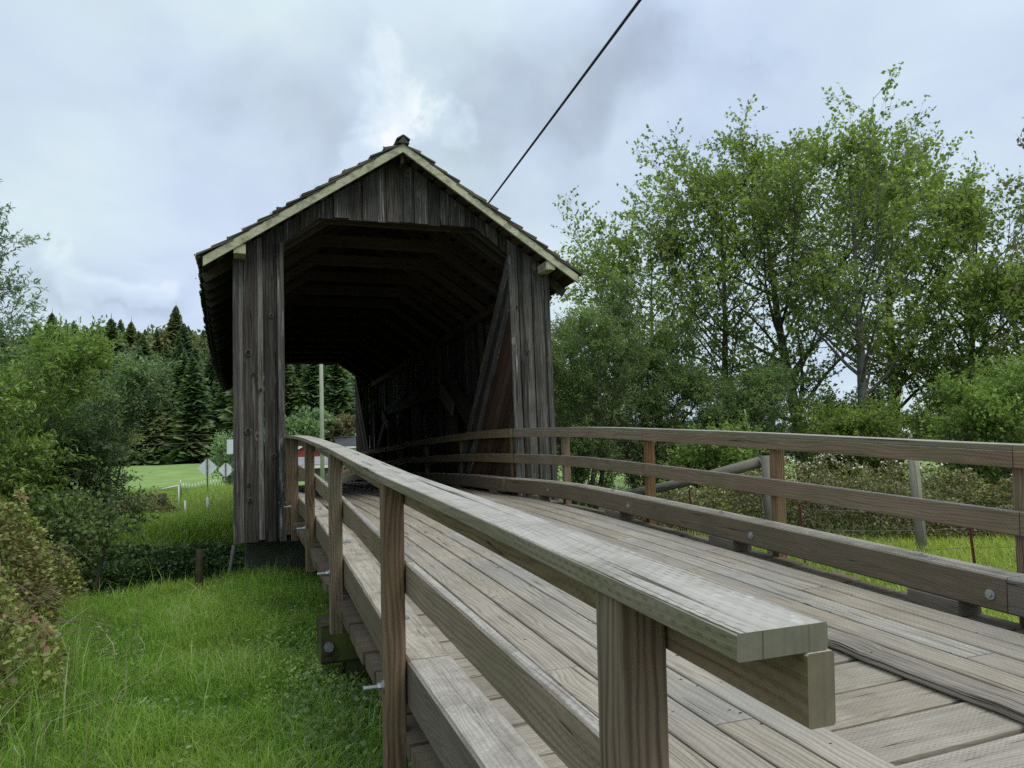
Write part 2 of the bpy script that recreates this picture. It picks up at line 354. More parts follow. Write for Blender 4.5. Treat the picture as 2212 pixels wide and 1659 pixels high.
def prism(name, poly, axis, a, b, mat, parent=None, grain=1, kind=None):
    """polygon extruded along an axis; grain 0/1 tells which polygon coordinate the grain follows"""
    def to3(p, q):
        if axis == 'y': return (p[0], q, p[1])
        if axis == 'x': return (q, p[0], p[1])
        return (p[0], p[1], q)
    n = len(poly); V = [to3(p, a) for p in poly]+[to3(p, b) for p in poly]
    F = [tuple(range(n)), tuple(range(2*n-1, n-1, -1))]
    uo, vo = random.uniform(0, 40), random.uniform(0, 40)
    g = lambda p: (p[grain]+uo, p[1-grain]+vo)
    UV = [g(p) for p in poly]+[g(poly[i-n]) for i in range(2*n-1, n-1, -1)]
    for i in range(n):
        j = (i+1) % n; F.append((i, i+n, j+n, j))
        pa, pb = g(poly[i]), g(poly[j])
        UV += [pa, (pa[0], pa[1]+abs(b-a)), (pb[0], pb[1]+abs(b-a)), pb]
    o = mesh_obj(name, V, F, mat, parent, UV, kind=kind)
    return o
def box(name, x0, x1, y0, y1, z0, z1, mat, parent=None, kind=None):
    return prism(name, [(x0, z0), (x1, z0), (x1, z1), (x0, z1)], 'y', y0, y1, mat, parent, kind=kind)
def tube_geo(path, rad, sides=6, cap=True):
    P = [Vector(p) for p in path]; n = len(P); V = []; F = []; L = 0; UV = []
    for i in range(n):
        tg = (P[min(i+1, n-1)]-P[max(i-1, 0)])
        if tg.length < 1e-6: tg = Vector((0, 0, 1))
        tg.normalize(); ref = Vector((0, 0, 1)) if abs(tg.z) < .9 else Vector((1, 0, 0))
        s = tg.cross(ref).normalized(); t = s.cross(tg)
        r = rad[i] if hasattr(rad, '__len__') else rad
        for k in range(sides):
            a = 2*PI*k/sides; V.append(P[i]+s*(math.cos(a)*r)+t*(math.sin(a)*r))
    for i in range(n-1):
        l = (P[i+1]-P[i]).length
        for k in range(sides):
            k2 = (k+1) % sides; F.append((i*sides+k, i*sides+k2, (i+1)*sides+k2, (i+1)*sides+k))
            UV += [(L, k*.05), (L, k*.05+.05), (L+l, k*.05+.05), (L+l, k*.05)]
        L += l
    if cap:
        F.append(tuple(range(sides-1, -1, -1))); UV += [(0, 0)]*sides
        F.append(tuple((n-1)*sides+k for k in range(sides))); UV += [(0, 0)]*sides
    return V, F, UV
def tube(name, path, rad, mat, parent=None, sides=8, smooth=True, kind=None):
    V, F, UV = tube_geo(path, rad, sides)
    return mesh_obj(name, V, F, mat, parent, UV, smooth=smooth, kind=kind, origin=path[0])
def tubes(name, lst, mat, parent=None, kind=None):
    VV, FF, UU = [], [], []
    for (p, r, s) in lst:
        V, F, UV = tube_geo(p, r, s, False); b = len(VV); VV += V; FF += [tuple(x+b for x in f) for f in F]; UU += UV
    return mesh_obj(name, VV, FF, mat, parent, UU, smooth=True, kind=kind, origin=lst[0][0][0])
def fast_mesh(name, V, nper, mat, parent=None, U=None, kind=None, origin=(0, 0, 0)):
    """V (N, nper, 3): N separate polygons of nper corners"""
    N = V.shape[0]; me = bpy.data.meshes.new(name)
    V = (V.reshape(-1, 3)-np.array(origin)).astype(np.float32)
    me.vertices.add(N*nper); me.vertices.foreach_set('co', V.ravel())
    me.loops.add(N*nper); me.loops.foreach_set('vertex_index', np.arange(N*nper, dtype=np.int32))
    me.polygons.add(N); me.polygons.foreach_set('loop_start', np.arange(N, dtype=np.int32)*nper)
    me.update(calc_edges=True)
    ul = me.uv_layers.new(name='UVMap')
    uv = np.zeros((N*nper, 2), dtype=np.float32)
    uv[:, 0] = np.repeat(U if U is not None else RG.random(N), nper); uv[:, 1] = np.tile(np.linspace(0, 1, nper), N)
    ul.data.foreach_set('uv', uv.ravel())
    me.materials.append(MAT[mat]); me.validate()
    o = bpy.data.objects.new(name, me); COL.objects.link(o)
    if parent: o.parent = parent
    o.location = Vector(origin)-(root_loc(parent) if parent else Vector((0, 0, 0)))
    if kind: o['kind'] = kind
    return o
def unit(a): return a/np.maximum(np.linalg.norm(a, axis=-1, keepdims=True), 1e-9)
def leaves_geo(P, Dr, L, Wd, up=.6):
    """bent diamond leaves at points P pointing along Dr"""
    N = len(P); rn = unit(RG.normal(size=(N, 3))+np.array([0, 0, up])); Dr = unit(Dr)
    S = unit(np.cross(Dr, rn)); Nn = np.cross(S, Dr)
    L = L*RG.uniform(.65, 1.25, (N, 1)); Wd = Wd*RG.uniform(.7, 1.2, (N, 1))
    a = P; b = P+Dr*L*.45+S*Wd*.5+Nn*L*.10; c = P+Dr*L; d = P+Dr*L*.45-S*Wd*.5+Nn*L*.10
    return np.stack([a, b, c, d], 1)
def blades_geo(P, H, Wd, lean=.35):
    """grass blades: a bent strip of two quads, returned as two sets of quads"""
    N = len(P); a = RG.uniform(0, 2*PI, N); dr = np.stack([np.cos(a), np.sin(a), np.zeros(N)], 1)
    b = a+RG.uniform(.6, 2.5, N); sd_ = np.stack([np.cos(b), np.sin(b), np.zeros(N)], 1)
    H = (H*RG.uniform(.5, 1.25, N))[:, None]; Wd = (Wd*RG.uniform(.6, 1.3, N))[:, None]; ln = (lean*RG.uniform(.1, 1.6, N))[:, None]
    up = np.array([0, 0, 1.0]); m1 = P+up*H*.55+dr*H*ln*.28; tp = P+up*H*(1-.3*ln)+dr*H*ln
    q1 = np.stack([P-sd_*Wd*.5, P+sd_*Wd*.5, m1+sd_*Wd*.42, m1-sd_*Wd*.42], 1)
    q2 = np.stack([m1-sd_*Wd*.42, m1+sd_*Wd*.42, tp+sd_*Wd*.06, tp-sd_*Wd*.06], 1)
    return q1, q2
def blades(name, P, H, Wd, mat, lean=.35, parent=None, kind='stuff', U=None):
    q1, q2 = blades_geo(P, H, Wd, lean); U = RG.random(len(P)) if U is None else U
    return fast_mesh(name, np.concatenate([q1, q2]), 4, mat, parent, np.concatenate([U, U]), kind)

# ------------------------------------------------------------ terrain
def sstep(a, b, x):
    t = np.clip((x-a)/(b-a), 0, 1); return t*t*(3-2*t)
def hgt(x, y):
    x = np.asarray(x, dtype=float); y = np.asarray(y, dtype=float)
    z = -1.6+.5*sstep(16, 24, y)*sstep(30, 12, x)+.1*np.sin(x*.9+1)*np.cos(y*.7)*sstep(200, 10, np.abs(x)+np.abs(y))
    yc = 6.9+.10*x+.8*np.sin(x*.12)
    dd = np.abs(y-yc)
    g = sstep(6.2, 2.6, dd)
    z = z-2.3*g
    rise = sstep(62, 112, y)*sstep(75, 30, x)*2.3
    z = z+rise
    t = np.clip(y-112-.1*np.abs(x), 0, None)
    hill = np.minimum(t*.36, 17.5+.04*t)*sstep(135, 40, x-.25*(y-112))
    z = z+hill+sstep(5, 30, hill)*2.5*np.sin(x*.05+2)*np.sin(y*.04)
    # ground under the near end of the ramp stays just below it
    return z
def hz(x, y): return float(hgt(x, y))
def grid(xs, ys):
    X, Y = np.meshgrid(xs, ys); Z = hgt(X, Y); V = np.stack([X, Y, Z], -1).reshape(-1, 3); nx, ny = len(xs), len(ys)
    F = [(j*nx+i, j*nx+i+1, (j+1)*nx+i+1, (j+1)*nx+i) for j in range(ny-1) for i in range(nx-1)]
    return V, F
mt, T, out = new_mat('ground_soil')
geo = T.node('ShaderNodeNewGeometry'); px, py, pz = T.sep(geo.outputs['Position'])
na = T.noise(geo.outputs['Position'], .35, 5, .6); nb = T.noise(geo.outputs['Position'], 5, 5, .7); nc = T.noise(geo.outputs['Position'], .05, 3)
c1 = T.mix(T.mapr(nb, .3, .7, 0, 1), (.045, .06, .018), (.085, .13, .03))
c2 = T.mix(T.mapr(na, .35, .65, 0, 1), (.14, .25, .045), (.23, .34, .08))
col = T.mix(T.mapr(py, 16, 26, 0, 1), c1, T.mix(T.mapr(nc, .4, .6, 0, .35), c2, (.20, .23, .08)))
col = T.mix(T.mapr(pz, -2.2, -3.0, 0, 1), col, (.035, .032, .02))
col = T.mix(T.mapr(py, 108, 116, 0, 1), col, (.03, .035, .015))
bs = T.node('ShaderNodeBsdfPrincipled'); T.set(bs, 'Base_Color', col); bs.inputs['Roughness'].default_value = .95
bp = T.node('ShaderNodeBump'); T.set(bp, 'Height', nb); bp.inputs['Distance'].default_value = .05; T.l.new(bp.outputs[0], bs.inputs['Normal'])
T.l.new(bs.outputs[0], out.inputs[0])
def spaced(lo, hi, c, d0, k):
    xs = [c]; d = d0
    while xs[-1] < hi: xs.append(xs[-1]+d); d *= k
    ys = [c]; d = d0
    while ys[-1] > lo: ys.append(ys[-1]-d); d *= k
    return np.array(sorted(set(ys+xs)))
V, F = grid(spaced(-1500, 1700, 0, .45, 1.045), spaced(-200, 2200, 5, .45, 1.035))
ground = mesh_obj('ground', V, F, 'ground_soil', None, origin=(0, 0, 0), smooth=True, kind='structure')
# creek at the bottom of the gully
mt, T, out = new_mat('creek_water')
bs = T.node('ShaderNodeBsdfPrincipled'); bs.inputs['Base Color'].default_value = (.02, .022, .012, 1); bs.inputs['Roughness'].default_value = .08
T.l.new(bs.outputs[0], out.inputs[0])
xs = np.linspace(-60, 60, 40); yc = 7.6+.10*xs+.8*np.sin(xs*.12)
V = [(x, y-3.0, -3.72) for x, y in zip(xs, yc)]+[(x, y+2.9, -3.72) for x, y in zip(xs, yc)]
mesh_obj('creek_water', V, [(i, i+1, i+41, i+40) for i in range(39)], 'creek_water', kind='structure')
# far ridge
xs = np.linspace(-200, 1500, 120); V = []; F = []
for i, x in enumerate(xs):
    h = 38+12*math.sin(x*.006+1)+7*noise.noise(Vector((x*.01, 3, 0)))*2
    h *= float(sstep(-200, 300, x))
    for j, (yy, k) in enumerate([(620, -.05), (700, .45), (800, .85), (880, 1.0), (1000, .9)]):
        V.append((x, yy-.35*x+noise.noise(Vector((x*.02, j, 0)))*20, -2+h*k+noise.noise(Vector((x*.06, j*.7, 5)))*3*k))
for i in range(119):
    for j in range(4): F.append((i*5+j, (i+1)*5+j, (i+1)*5+j+1, i*5+j+1))
plain('ridge_forest', (.045, .07, .065), .95, col2=(.075, .105, .105), scale=.02)
mesh_obj('hills', V, F, 'ridge_forest', kind='structure')

# ------------------------------------------------------------ approach deck
PY = [-14, -12.5, -9.9, -8.54, -7.47, -5.17, -2.9, -1.85, 0, 1.5, 3, 7.9]; PZ = [-.52, -.42, -.222, -.117, -.045, .133, .29, .355, .44, .475, .49, .5]
def prof(y):
    if y > 7.925: y = 15.85-y
    return float(np.interp(y, PY, PZ))
def capz(x, y):
    s = [prof(y+d) for d in (-.4, -.2, 0, .2, .4)]
    return sum(s)/5+(x-.7)/3.4*.02*(1 if y < 7.9 else -1)
def deckz(x, y): return capz(x, y)-1.02-.06*min(1, max(0, (3.9-x)/3.3))
deck = empty('plank_deck', (2.4, -6, -1.2), kind='structure')
YEND0, YEND1 = -12.6, 28.0
y = YEND0; k = 0
while y < YEND1:
    w = random.uniform(.262, .285); yc_ = y+w/2
    x0, x1 = .665+random.uniform(-.01, .01), 4.20+random.uniform(-.02, .02)
    pa, pb = Vector((x0, yc_, deckz(x0, yc_)-.04)), Vector((x1, yc_+random.uniform(-.004, .004), deckz(x1, yc_)-.04))
    sl = (deckz(2, yc_+.1)-deckz(2, yc_-.1))/.2
    dzr = random.uniform(-.004, .004); pa.z += dzr; pb.z += dzr
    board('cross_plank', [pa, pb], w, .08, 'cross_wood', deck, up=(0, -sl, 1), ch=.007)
    y += w+random.uniform(.022, .034); k += 1
def runner(xa, xb, nb_, off):
    wdt = (xb-xa)/nb_
    for i in range(nb_):
        x = xa+wdt*(i+.5); yy = YEND0+.1+((i*1.37+off) % 3.6)-3.6
        while yy < YEND1-.4:
            y0, y1 = max(yy, YEND0+.1), min(yy+3.6, YEND1-.4)
            if y1-y0 > .4:
                n = max(2, int((y1-y0)/.6)+1)
                path = [(x+random.uniform(-.002, .002), t, deckz(x, t)+.022+random.uniform(-.001, .0015)) for t in np.linspace(y0+.003, y1-.003, n)]
                worn = i == 0 and xa > 2.5
                if worn: path = [(x, t, deckz(x, t)+.022) for t in np.linspace(y0+.003, y1-.003, 26)]
                board('running_board', path, wdt-.008, .044, 'worn_edge_wood' if worn else 'deck_wood', deck, ch=.012 if worn else .005, jit=.006 if worn else 0)
            yy += 3.6
runner(1.22, 2.17, 5, .4); runner(2.93, 3.89, 5, 1.9)
# stringers and sill below the ramps
for (x, ya, yb) in [(.95, -12, .6), (2.45, -12, .6), (4.0, -12, .6), (.95, 15.3, 27.5), (2.45, 15.3, 27.5), (4.0, 15.3, 27.5)]:
    board('stringer', [(x, t, deckz(x, t)-.08-.04) for t in np.linspace(ya, yb, 14)], .2, .07, 'sill_wood', deck, ch=.01)
for yy in (-11.6, -4.6, 17.2, 22.5):
    z = deckz(2, yy)-.09
    t = board('sill_beam', [(.585, yy, z-.34), (4.55, yy, z-.34)], .32, .30, 'sill_wood', deck, ch=.02, jit=.01)
    for xx in (.9, 2.4, 4.0):
        box('support_post', xx-.13, xx+.13, yy-.12, yy+.12, hz(xx, yy)-.3, z-.462, 'sill_wood', deck)
tube('sill_bolt', [(.64, -4.80, deckz(2, -4.6)-.45), (.64, -4.76, deckz(2, -4.6)-.45)], .035, 'zinc', deck, 8, False)

# nails on the near deck
nl = []
for j in range(260):
    y = random.uniform(-9.5, -2); x = random.choice([1.3, 1.4, 1.5, 1.7, 1.95, 2.1, 3.0, 3.1, 3.3, 3.5, 3.7, 3.83])+random.uniform(-.02, .02)
    z = deckz(x, y)+.0452; r = random.uniform(.006, .010)
    nl.append(np.array([[x+r*math.cos(a), y+r*.6*math.sin(a), z+.0006*0] for a in np.linspace(0, 2*PI, 7)[:6]]))
fast_mesh('nail_heads', np.array(nl), 6, 'cable_rubber', deck, kind='stuff')

# ------------------------------------------------------------ guard rails
def xl(y):   # outer face of left posts
    return float(np.interp(y, [-10, -9.5, -7.4, -5.1, -2.9, -.7, 0.0, 2], [.58, .58, .58, .62, .64, .645, .61, .60]))
def washer(name, c, axis, parent, r=.028, t=.008, hex_=.015, hl=.02):
    c = Vector(c); a = Vector(axis).normalized()
    V1, F1, U1 = tube_geo([c, c+a*t], r, 12); V2, F2, U2 = tube_geo([c+a*t, c+a*(t+hl)], hex_, 6)
    b = len(V1); return mesh_obj(name, V1+V2, F1+[tuple(x+b for x in f) for f in F2], 'zinc', parent, U1+U2, origin=c)
def make_rail(xf, sgn, ys, yA, yB, joints, label, capjoint_h=.035, name='guard_rail', group=None, bolts=True, curb=True, midstart=None, posts=True, kw=.19):
    """xf(y): outer post face; sgn +1 when the deck lies towards +x. Posts 0.09 square outside, rails and kerb on the deck side."""
    ym = ys[len(ys)//2]
    r = empty(name, (xf(ym), ym, deckz(xf(ym), ym)), label, 'guard rail', group)
    zc = lambda y: capz(xf(y), y)
    def seg(y0, y1, dx, dz, w, t, nm, mat, step=.45, ch=.006, tw=0):
        n = max(2, int((y1-y0)/step)+1)
        path = [(xf(q)+sgn*dx, q, zc(q)+dz) for q in np.linspace(y0, y1, n)]
        return board(nm, path, w, t, mat, r, ch=ch)
    js = [yA]+joints+[yB]
    for a, b in zip(js[:-1], js[1:]):
        seg(a+.002, b-.002, .060, -.0175, .138, .035, 'rail_cap', 'cap_wood', ch=.0025)
        seg(a+.003, b-.003, .114, -.035-.048, .042, .094, 'top_beam', 'rail_wood', ch=.003)
    for a, b in zip(js[:-1], js[1:]):
        a2 = max(a, midstart) if midstart else a
        if b-a2 > .3: seg(a2+.003, b-.003, .114, -.375-.07, .040, .138, 'middle_rail', 'rail_wood')
    if curb:
        for a, b in zip(js[:-1], js[1:]):
            n = max(2, int((b-a)/.45)+1); kx = .095+kw/2
            board('kerb_timber', [(xf(t)+sgn*kx, t, deckz(xf(t)+sgn*kx, t)+.095+.10) for t in np.linspace(a+.003, b-.003, n)], kw, .20, 'curb_wood', r, ch=.010)
            q = a+.5
            while q < b:
                y_ = q; x_ = xf(y_)+sgn*kx
                board('kerb_block', [(x_, y_-.18, deckz(x_, y_-.18)+.0475), (x_, y_+.18, deckz(x_, y_+.18)+.0475)], kw-.003, .094, 'curb_wood', r)
                q += 2.15
    for q in ys:
        sl = (zc(q+.2)-zc(q-.2))/.4; lean = -sl*.8
        top = Vector((xf(q)+sgn*.045, q, zc(q)-.036)); L = 1.27
        bot = top+Vector((0, -lean*-1*L*-1 if False else sl*.8*L, -L))
        if posts: board('post', [bot, top], .089, .089, 'post_wood', r, up=(1, 0, 0), ch=.006)
        if bolts:
            zb = deckz(xf(q)+sgn*.2, q)-zc(q)+.19; px_ = xf(q); ax = Vector((sgn, 0, 0))
            c = Vector((px_, q+sl*.8*.8, zc(q)+zb)); c2 = c-ax*.002
            V1, F1, U1 = tube_geo([c+ax*.01, c-ax*.006], .024, 12); V2, F2, U2 = tube_geo([c-ax*.006, c-ax*.026], .017, 6); V3, F3, U3 = tube_geo([c-ax*.026, c-ax*.085], .009, 8)
            VV, FF, UU = [], [], []
            for (v, f_, u_) in ((V1, F1, U1), (V2, F2, U2), (V3, F3, U3)):
                b = len(VV); VV += v; FF += [tuple(x+b for x in g) for g in f_]; UU += u_
            mesh_obj('bolt', VV, FF, 'zinc', r, UU, origin=c)
            if curb:
                washer('kerb_washer', (px_+sgn*(.0952+kw), q+.1, zc(q)+zb), (sgn, 0, 0), r, .030, .008, .016, .012)
                yy = q+.62; washer('kerb_top_bolt', (xf(yy)+sgn*.20, yy, deckz(xf(yy)+sgn*.2, yy)+.2955), (0, 0, 1), r, .028, .005, .014, .012)
    return r
LY = [-9.525, -7.43, -5.12, -2.88, -.72, -.08]
make_rail(xl, 1, LY, -9.895, -.03, [-7.43, -2.90], 'weathered timber rail along the left deck edge, its pale cap ending in an overhang', group='timber guard rails along the approach ramps')
def xr(y): return float(np.interp(y, [-13, -1.8, -1.0, 0.0, 1], [4.27, 4.27, 4.20, 4.0, 3.98]))
RY = [-9.75, -7.58, -5.47, -3.39, -1.26]
make_rail(xr, -1, RY, -11.4, -.03, [-7.58, -3.39], 'brown timber rail with three boards right of the ramp, in front of the bramble hedge', group='timber guard rails along the approach ramps')
make_rail(lambda y: 3.98, -1, [.12, 2.9, 5.7, 8.5, 11.3, 14.1], 0.0, 15.85, [4.2, 8.4, 12.6], 'dark timber rail running along the right wall inside the covered bridge', bolts=False, group='timber rails inside the bridge')
make_rail(lambda y: .54, 1, [.5, 2.9, 5.7, 8.5, 11.3, 14.1], 0.0, 15.85, [4.2, 8.4, 12.6], 'dark timber rail along the left wall inside the covered bridge', bolts=False, group='timber rails inside the bridge')
make_rail(lambda y: .62-.02*(y-15.85), 1, [16.5, 18.7, 20.9, 23.1, 25.3], 15.88, 27, [20.9], 'timber rail beyond the far portal, left side of the far ramp', bolts=False, group='timber guard rails beyond the bridge')
make_rail(lambda y: 4.0+.02*(y-15.85), -1, [16.5, 18.7, 20.9, 23.1, 25.3], 15.88, 27, [20.9], 'timber rail beyond the far portal, right side of the far ramp', bolts=False, group='timber guard rails beyond the bridge')

# ------------------------------------------------------------ covered bridge
LB = 15.85; CX = 2.255; S = .677; ZR0 = 4.47        # underside of the roof deck at the ridge
def zroof(x): return ZR0-S*abs(x-CX)
br = empty('covered_bridge', (CX, LB/2, -.9), 'dark weathered wooden covered bridge with gabled shingle roof and open portal', 'covered bridge')
def leanx(x, z): return x
def facade(yf, front):
    sgn = -1 if front else 1
    def lower(x):
        if x < .62 or x > 3.90: return -.93
        if x < 1.12: return 3.10+(x-.62)/.5*.39
        if x > 3.40: return 3.10+(3.90-x)/.5*.39
        return 3.49
    def top(x): return zroof(x)-.01
    edges_l = [0.0, .10, .275, .355, .50, .62]
    edges_r = [3.90, 4.05, 4.14, 4.27, 4.36, 4.51]
    mids = [.62, .85, 1.12]+list(np.cumsum([0]+[.19, .21, .20, .22, .12, .20, .215, .20, .19, .21, .17, .155])+1.12)[1:-1]+[3.40, 3.56, 3.74, 3.90]
    def vb(x0, x1, i, mat='siding_wood', zb=None):
        off = (i % 2)*.022+random.uniform(0, .006); th = .024
        ya = yf+sgn*off; yb = ya+sgn*th
        g = .003; xa, xb = x0+g, x1-g
        jb = random.uniform(-.018, .018)
        pts = [(xa, lower(x0+.001)+jb if zb is None else zb), (xb, lower(x1-.001)+jb if zb is None else zb)]
        tops = [(xb, top(xb))]
        if xa < CX < xb: tops.append((CX, top(CX)))
        tops.append((xa, top(xa)))
        poly = pts+tops
        prism('siding_board', poly, 'y', min(ya, yb), max(ya, yb), mat, br)
    for es in (edges_l, edges_r):
        for i in range(len(es)-1): vb(es[i], es[i+1], i, 'dark_siding' if i in (1, 3) else ('silver_siding' if i in (0, 2) else 'siding_wood'))
    for i in range(len(mids)-1): vb(mids[i], mids[i+1], i, 'dark_siding' if i % 3 == 1 else 'siding_wood')
    # corner trims and opening trims
    for (xa, xb) in ((-.035, .045), (4.465, 4.545)):
        box('corner_trim', xa, xb, yf+sgn*.075, yf+sgn*.045, -.95, zroof(max(abs(xa-CX), abs(xb-CX))+CX)-.02, 'siding_wood', br)
    for (xa, xb) in ((.535, .622), (3.897, 3.985)):
        box('portal_trim', xa, xb, yf+sgn*.075, yf+sgn*.045, -.95 if xa < 1 else -.6, 3.08, 'siding_wood', br)
    # header behind the boards
    ins = -sgn*.08
    board('portal_header', [(.95, yf+ins, 3.60), (3.57, yf+ins, 3.60)], .05, .18, 'inner_wood', br, up=(0, 0, 1))
    for s_ in (-1, 1):
        board('portal_brace', [(CX+s_*1.70, yf+ins, 3.12), (CX+s_*1.08, yf+ins, 3.56)], .05, .14, 'inner_wood', br)
    # barge boards and plate ends
    yb_ = yf+sgn*.35
    for s_ in (-1, 1):
        xo = CX+s_*2.645
        zt = .0
        P = [(CX, ZR0-.055), (xo, ZR0-.055-S*2.645), (xo, ZR0+.068-S*2.645), (CX, ZR0+.068)]
        prism('barge_board', P, 'y', min(yb_, yb_+sgn*.035), max(yb_, yb_+sgn*.035), 'barge_wood', br, grain=0)
    for xx in (.055, 4.46):
        box('plate_beam', xx-.075, xx+.075, min(yf-sgn*.3, yf+sgn*.36), max(yf-sgn*.3, yf+sgn*.36), zroof(xx)-.16, zroof(xx)-.035, 'barge_wood', br)
facade(0.0, True); facade(LB, False)
for (kx, kz, kr) in [(.022, 1.973, .020), (.16, 1.554, .034), (.458, 2.063, .022), (.218, 1.27, .016), (.312, 1.056, .016), (.15, .512, .030), (.477, .182, .022), (.177, -.393, .024), (.164, -.187, .018), (4.0, 2.287, .022), (3.975, 1.75, .015), (4.155, 1.61, .018)]:
    yk = -.0735
    for nm, r_, mt_, yy_ in (('knot_rim', kr*1.3, 'knot_rim', yk+.004), ('knot', kr, 'knot', yk)):
        P = [(kx+math.cos(a)*r_*random.uniform(.85, 1.05), kz+math.sin(a)*r_*1.15*random.uniform(.88, 1.08)) for a in np.linspace(0, 2*PI, 13)[:12]]
        prism(nm, P, 'y', yy_, -.02, mt_, br)
# side walls: one object per board
y = .06
i = 0
while y < LB-.06:
    w = random.uniform(.21, .27); w = min(w, LB-.06-y)
    for (xa, xb) in ((-.012-(i % 2)*.02, .012-(i % 2)*.02), (4.498+(i % 2)*.02, 4.522+(i % 2)*.02)):
        box('wall_board', xa, xb, y, y+w+.012, -.9+random.uniform(-.03, .03), zroof(xa)-.02, 'siding_wood', br)
    y += w; i += 1
# triangular boarded panels at both portals, both sides
def tri_panel(x, y0, sg, inner):
    H, B = 3.62, 3.45; hyp = math.hypot(H, B); zb = -.52
    w = .205; hh = H*B/hyp; n = int(hh/w)+1
    for k in range(n):
        d0, d1 = k*w+.003, min((k+1)*w-.003, hh-.01)
        if d1 <= d0: break
        f0, f1 = 1-d0/hh, 1-d1/hh
        poly = [(y0, zb+H*f0), (y0+sg*B*f0, zb), (y0+sg*B*f1, zb), (y0, zb+H*f1)]
        # grain along the slanted edge: build as explicit mesh
        off = (k % 2)*.012
        xa, xb = x+inner*off, x+inner*(off+.024)
        V = [(xa, p[0], p[1]) for p in poly]+[(xb, p[0], p[1]) for p in poly]
        F = [(0, 1, 2, 3), (7, 6, 5, 4)]+[(a, a+4, (a+1) % 4+4, (a+1) % 4) for a in range(4)]
        dirv = (sg*B/hyp, -H/hyp); nv = (H/hyp*sg, B/hyp); uo = random.uniform(0, 30)
        g = lambda p: ((p[0]-y0)*dirv[0]+p[1]*dirv[1]+uo, (p[0]-y0)*nv[0]+p[1]*nv[1]+uo)
        G = [g(p) for p in poly]; UV = G+[G[3], G[2], G[1], G[0]]
        for a in range(4): UV += [G[a], (G[a][0], G[a][1]+.02), (G[(a+1) % 4][0], G[(a+1) % 4][1]+.02), G[(a+1) % 4]]
        mesh_obj('panel_board', V, F, 'brown_siding' if k >= 3 else 'siding_wood', br, UV)
for (x, inn) in ((3.90, 1), (.61, -1)):
    tri_panel(x, .03, 1, inn); tri_panel(x, LB-.03, -1, inn)
# frames
yy = .1
while yy < LB:
    board('tie_beam', [(.55, yy+.15, 3.585), (3.96, yy+.15, 3.585)], .06, .19, 'inner_wood', br)
    for s_ in (-1, 1):
        board('knee_brace', [(CX+s_*2.2, yy+.21, 2.72), (CX+s_*1.0, yy+.21, 3.56)], .05, .13, 'inner_wood', br)
        board('rafter', [(CX+s_*2.66, yy+.09, zroof(CX+2.66)-.075), (CX+s_*.02, yy+.09, zroof(CX+.02)-.075)], .05, .13, 'inner_wood', br)
        board('rafter', [(CX+s_*2.66, yy+.67, zroof(CX+2.66)-.075), (CX+s_*.02, yy+.67, zroof(CX+.02)-.075)], .05, .13, 'inner_wood', br)
    yy += 1.16
for x in (.10, 4.41): board('wall_plate', [(x, .3, 2.72), (x, LB-.3, 2.72)], .15, .16, 'inner_wood', br)
for x in (.28, 4.23):
    inn = .14 if x < 1 else -.14
    board('lower_chord', [(x, .08, -.80), (x, LB-.08, -.80)], .3, .34, 'inner_wood', br, ch=.01)
    board('straining_beam', [(x, 4.4, 1.55), (x, LB-4.4, 1.55)], .2, .26, 'inner_wood', br, ch=.01)
    for (ya, yb) in ((.7, 4.5), (LB-.7, LB-4.5)):
        board('truss_diagonal', [(x, ya, -.6), (x, yb, 1.5)], .2, .26, 'inner_wood', br, ch=.01)
        board('gusset_block', [(x+inn, yb-.45, 1.05), (x+inn, yb+.45, 1.5)], .05, .3, 'trim_wood', br, ch=.01)
    for q in (4.6, LB-4.6, LB/2): board('truss_post', [(x, q, -.62), (x, q, 1.42)], .2, .2, 'inner_wood', br, up=(0, 1, 0), ch=.01)
    for q in (1.4, 3.0, 6.2, 9.6, 12.8, 14.4): board('wall_stud', [(x+(-.17 if x < 1 else .17), q, -.62), (x+(-.17 if x < 1 else .17), q, 2.62)], .1, .09, 'inner_wood', br, up=(0, 1, 0))
# skip sheathing, sagging eaves
def sag(y): return .13*math.sin(PI*min(max(y/LB, 0), 1))
def rp(s_, t, y, h=0.0):
    """point on the roof: t metres down the slope from the ridge, h above the rafters' top"""
    cs, sn = 1/math.hypot(1, S), S/math.hypot(1, S); e = sag(y)*(t/3.2)**2
    return Vector((CX+s_*(t*cs+h*sn+e*.6), y, ZR0-t*sn+h*cs-e*.55))
SL = 2.645*math.hypot(1, S)
for s_ in (-1, 1):
    t = .065
    while t < SL-.02:
        path = [rp(s_, t, q, .012) for q in np.linspace(-.33, LB+.33, 9)]
        nrm = Vector((s_*S, 0, 1)).normalized()
        board('sheathing_board', path, .125, .022, 'inner_wood', br, up=nrm)
        t += .205
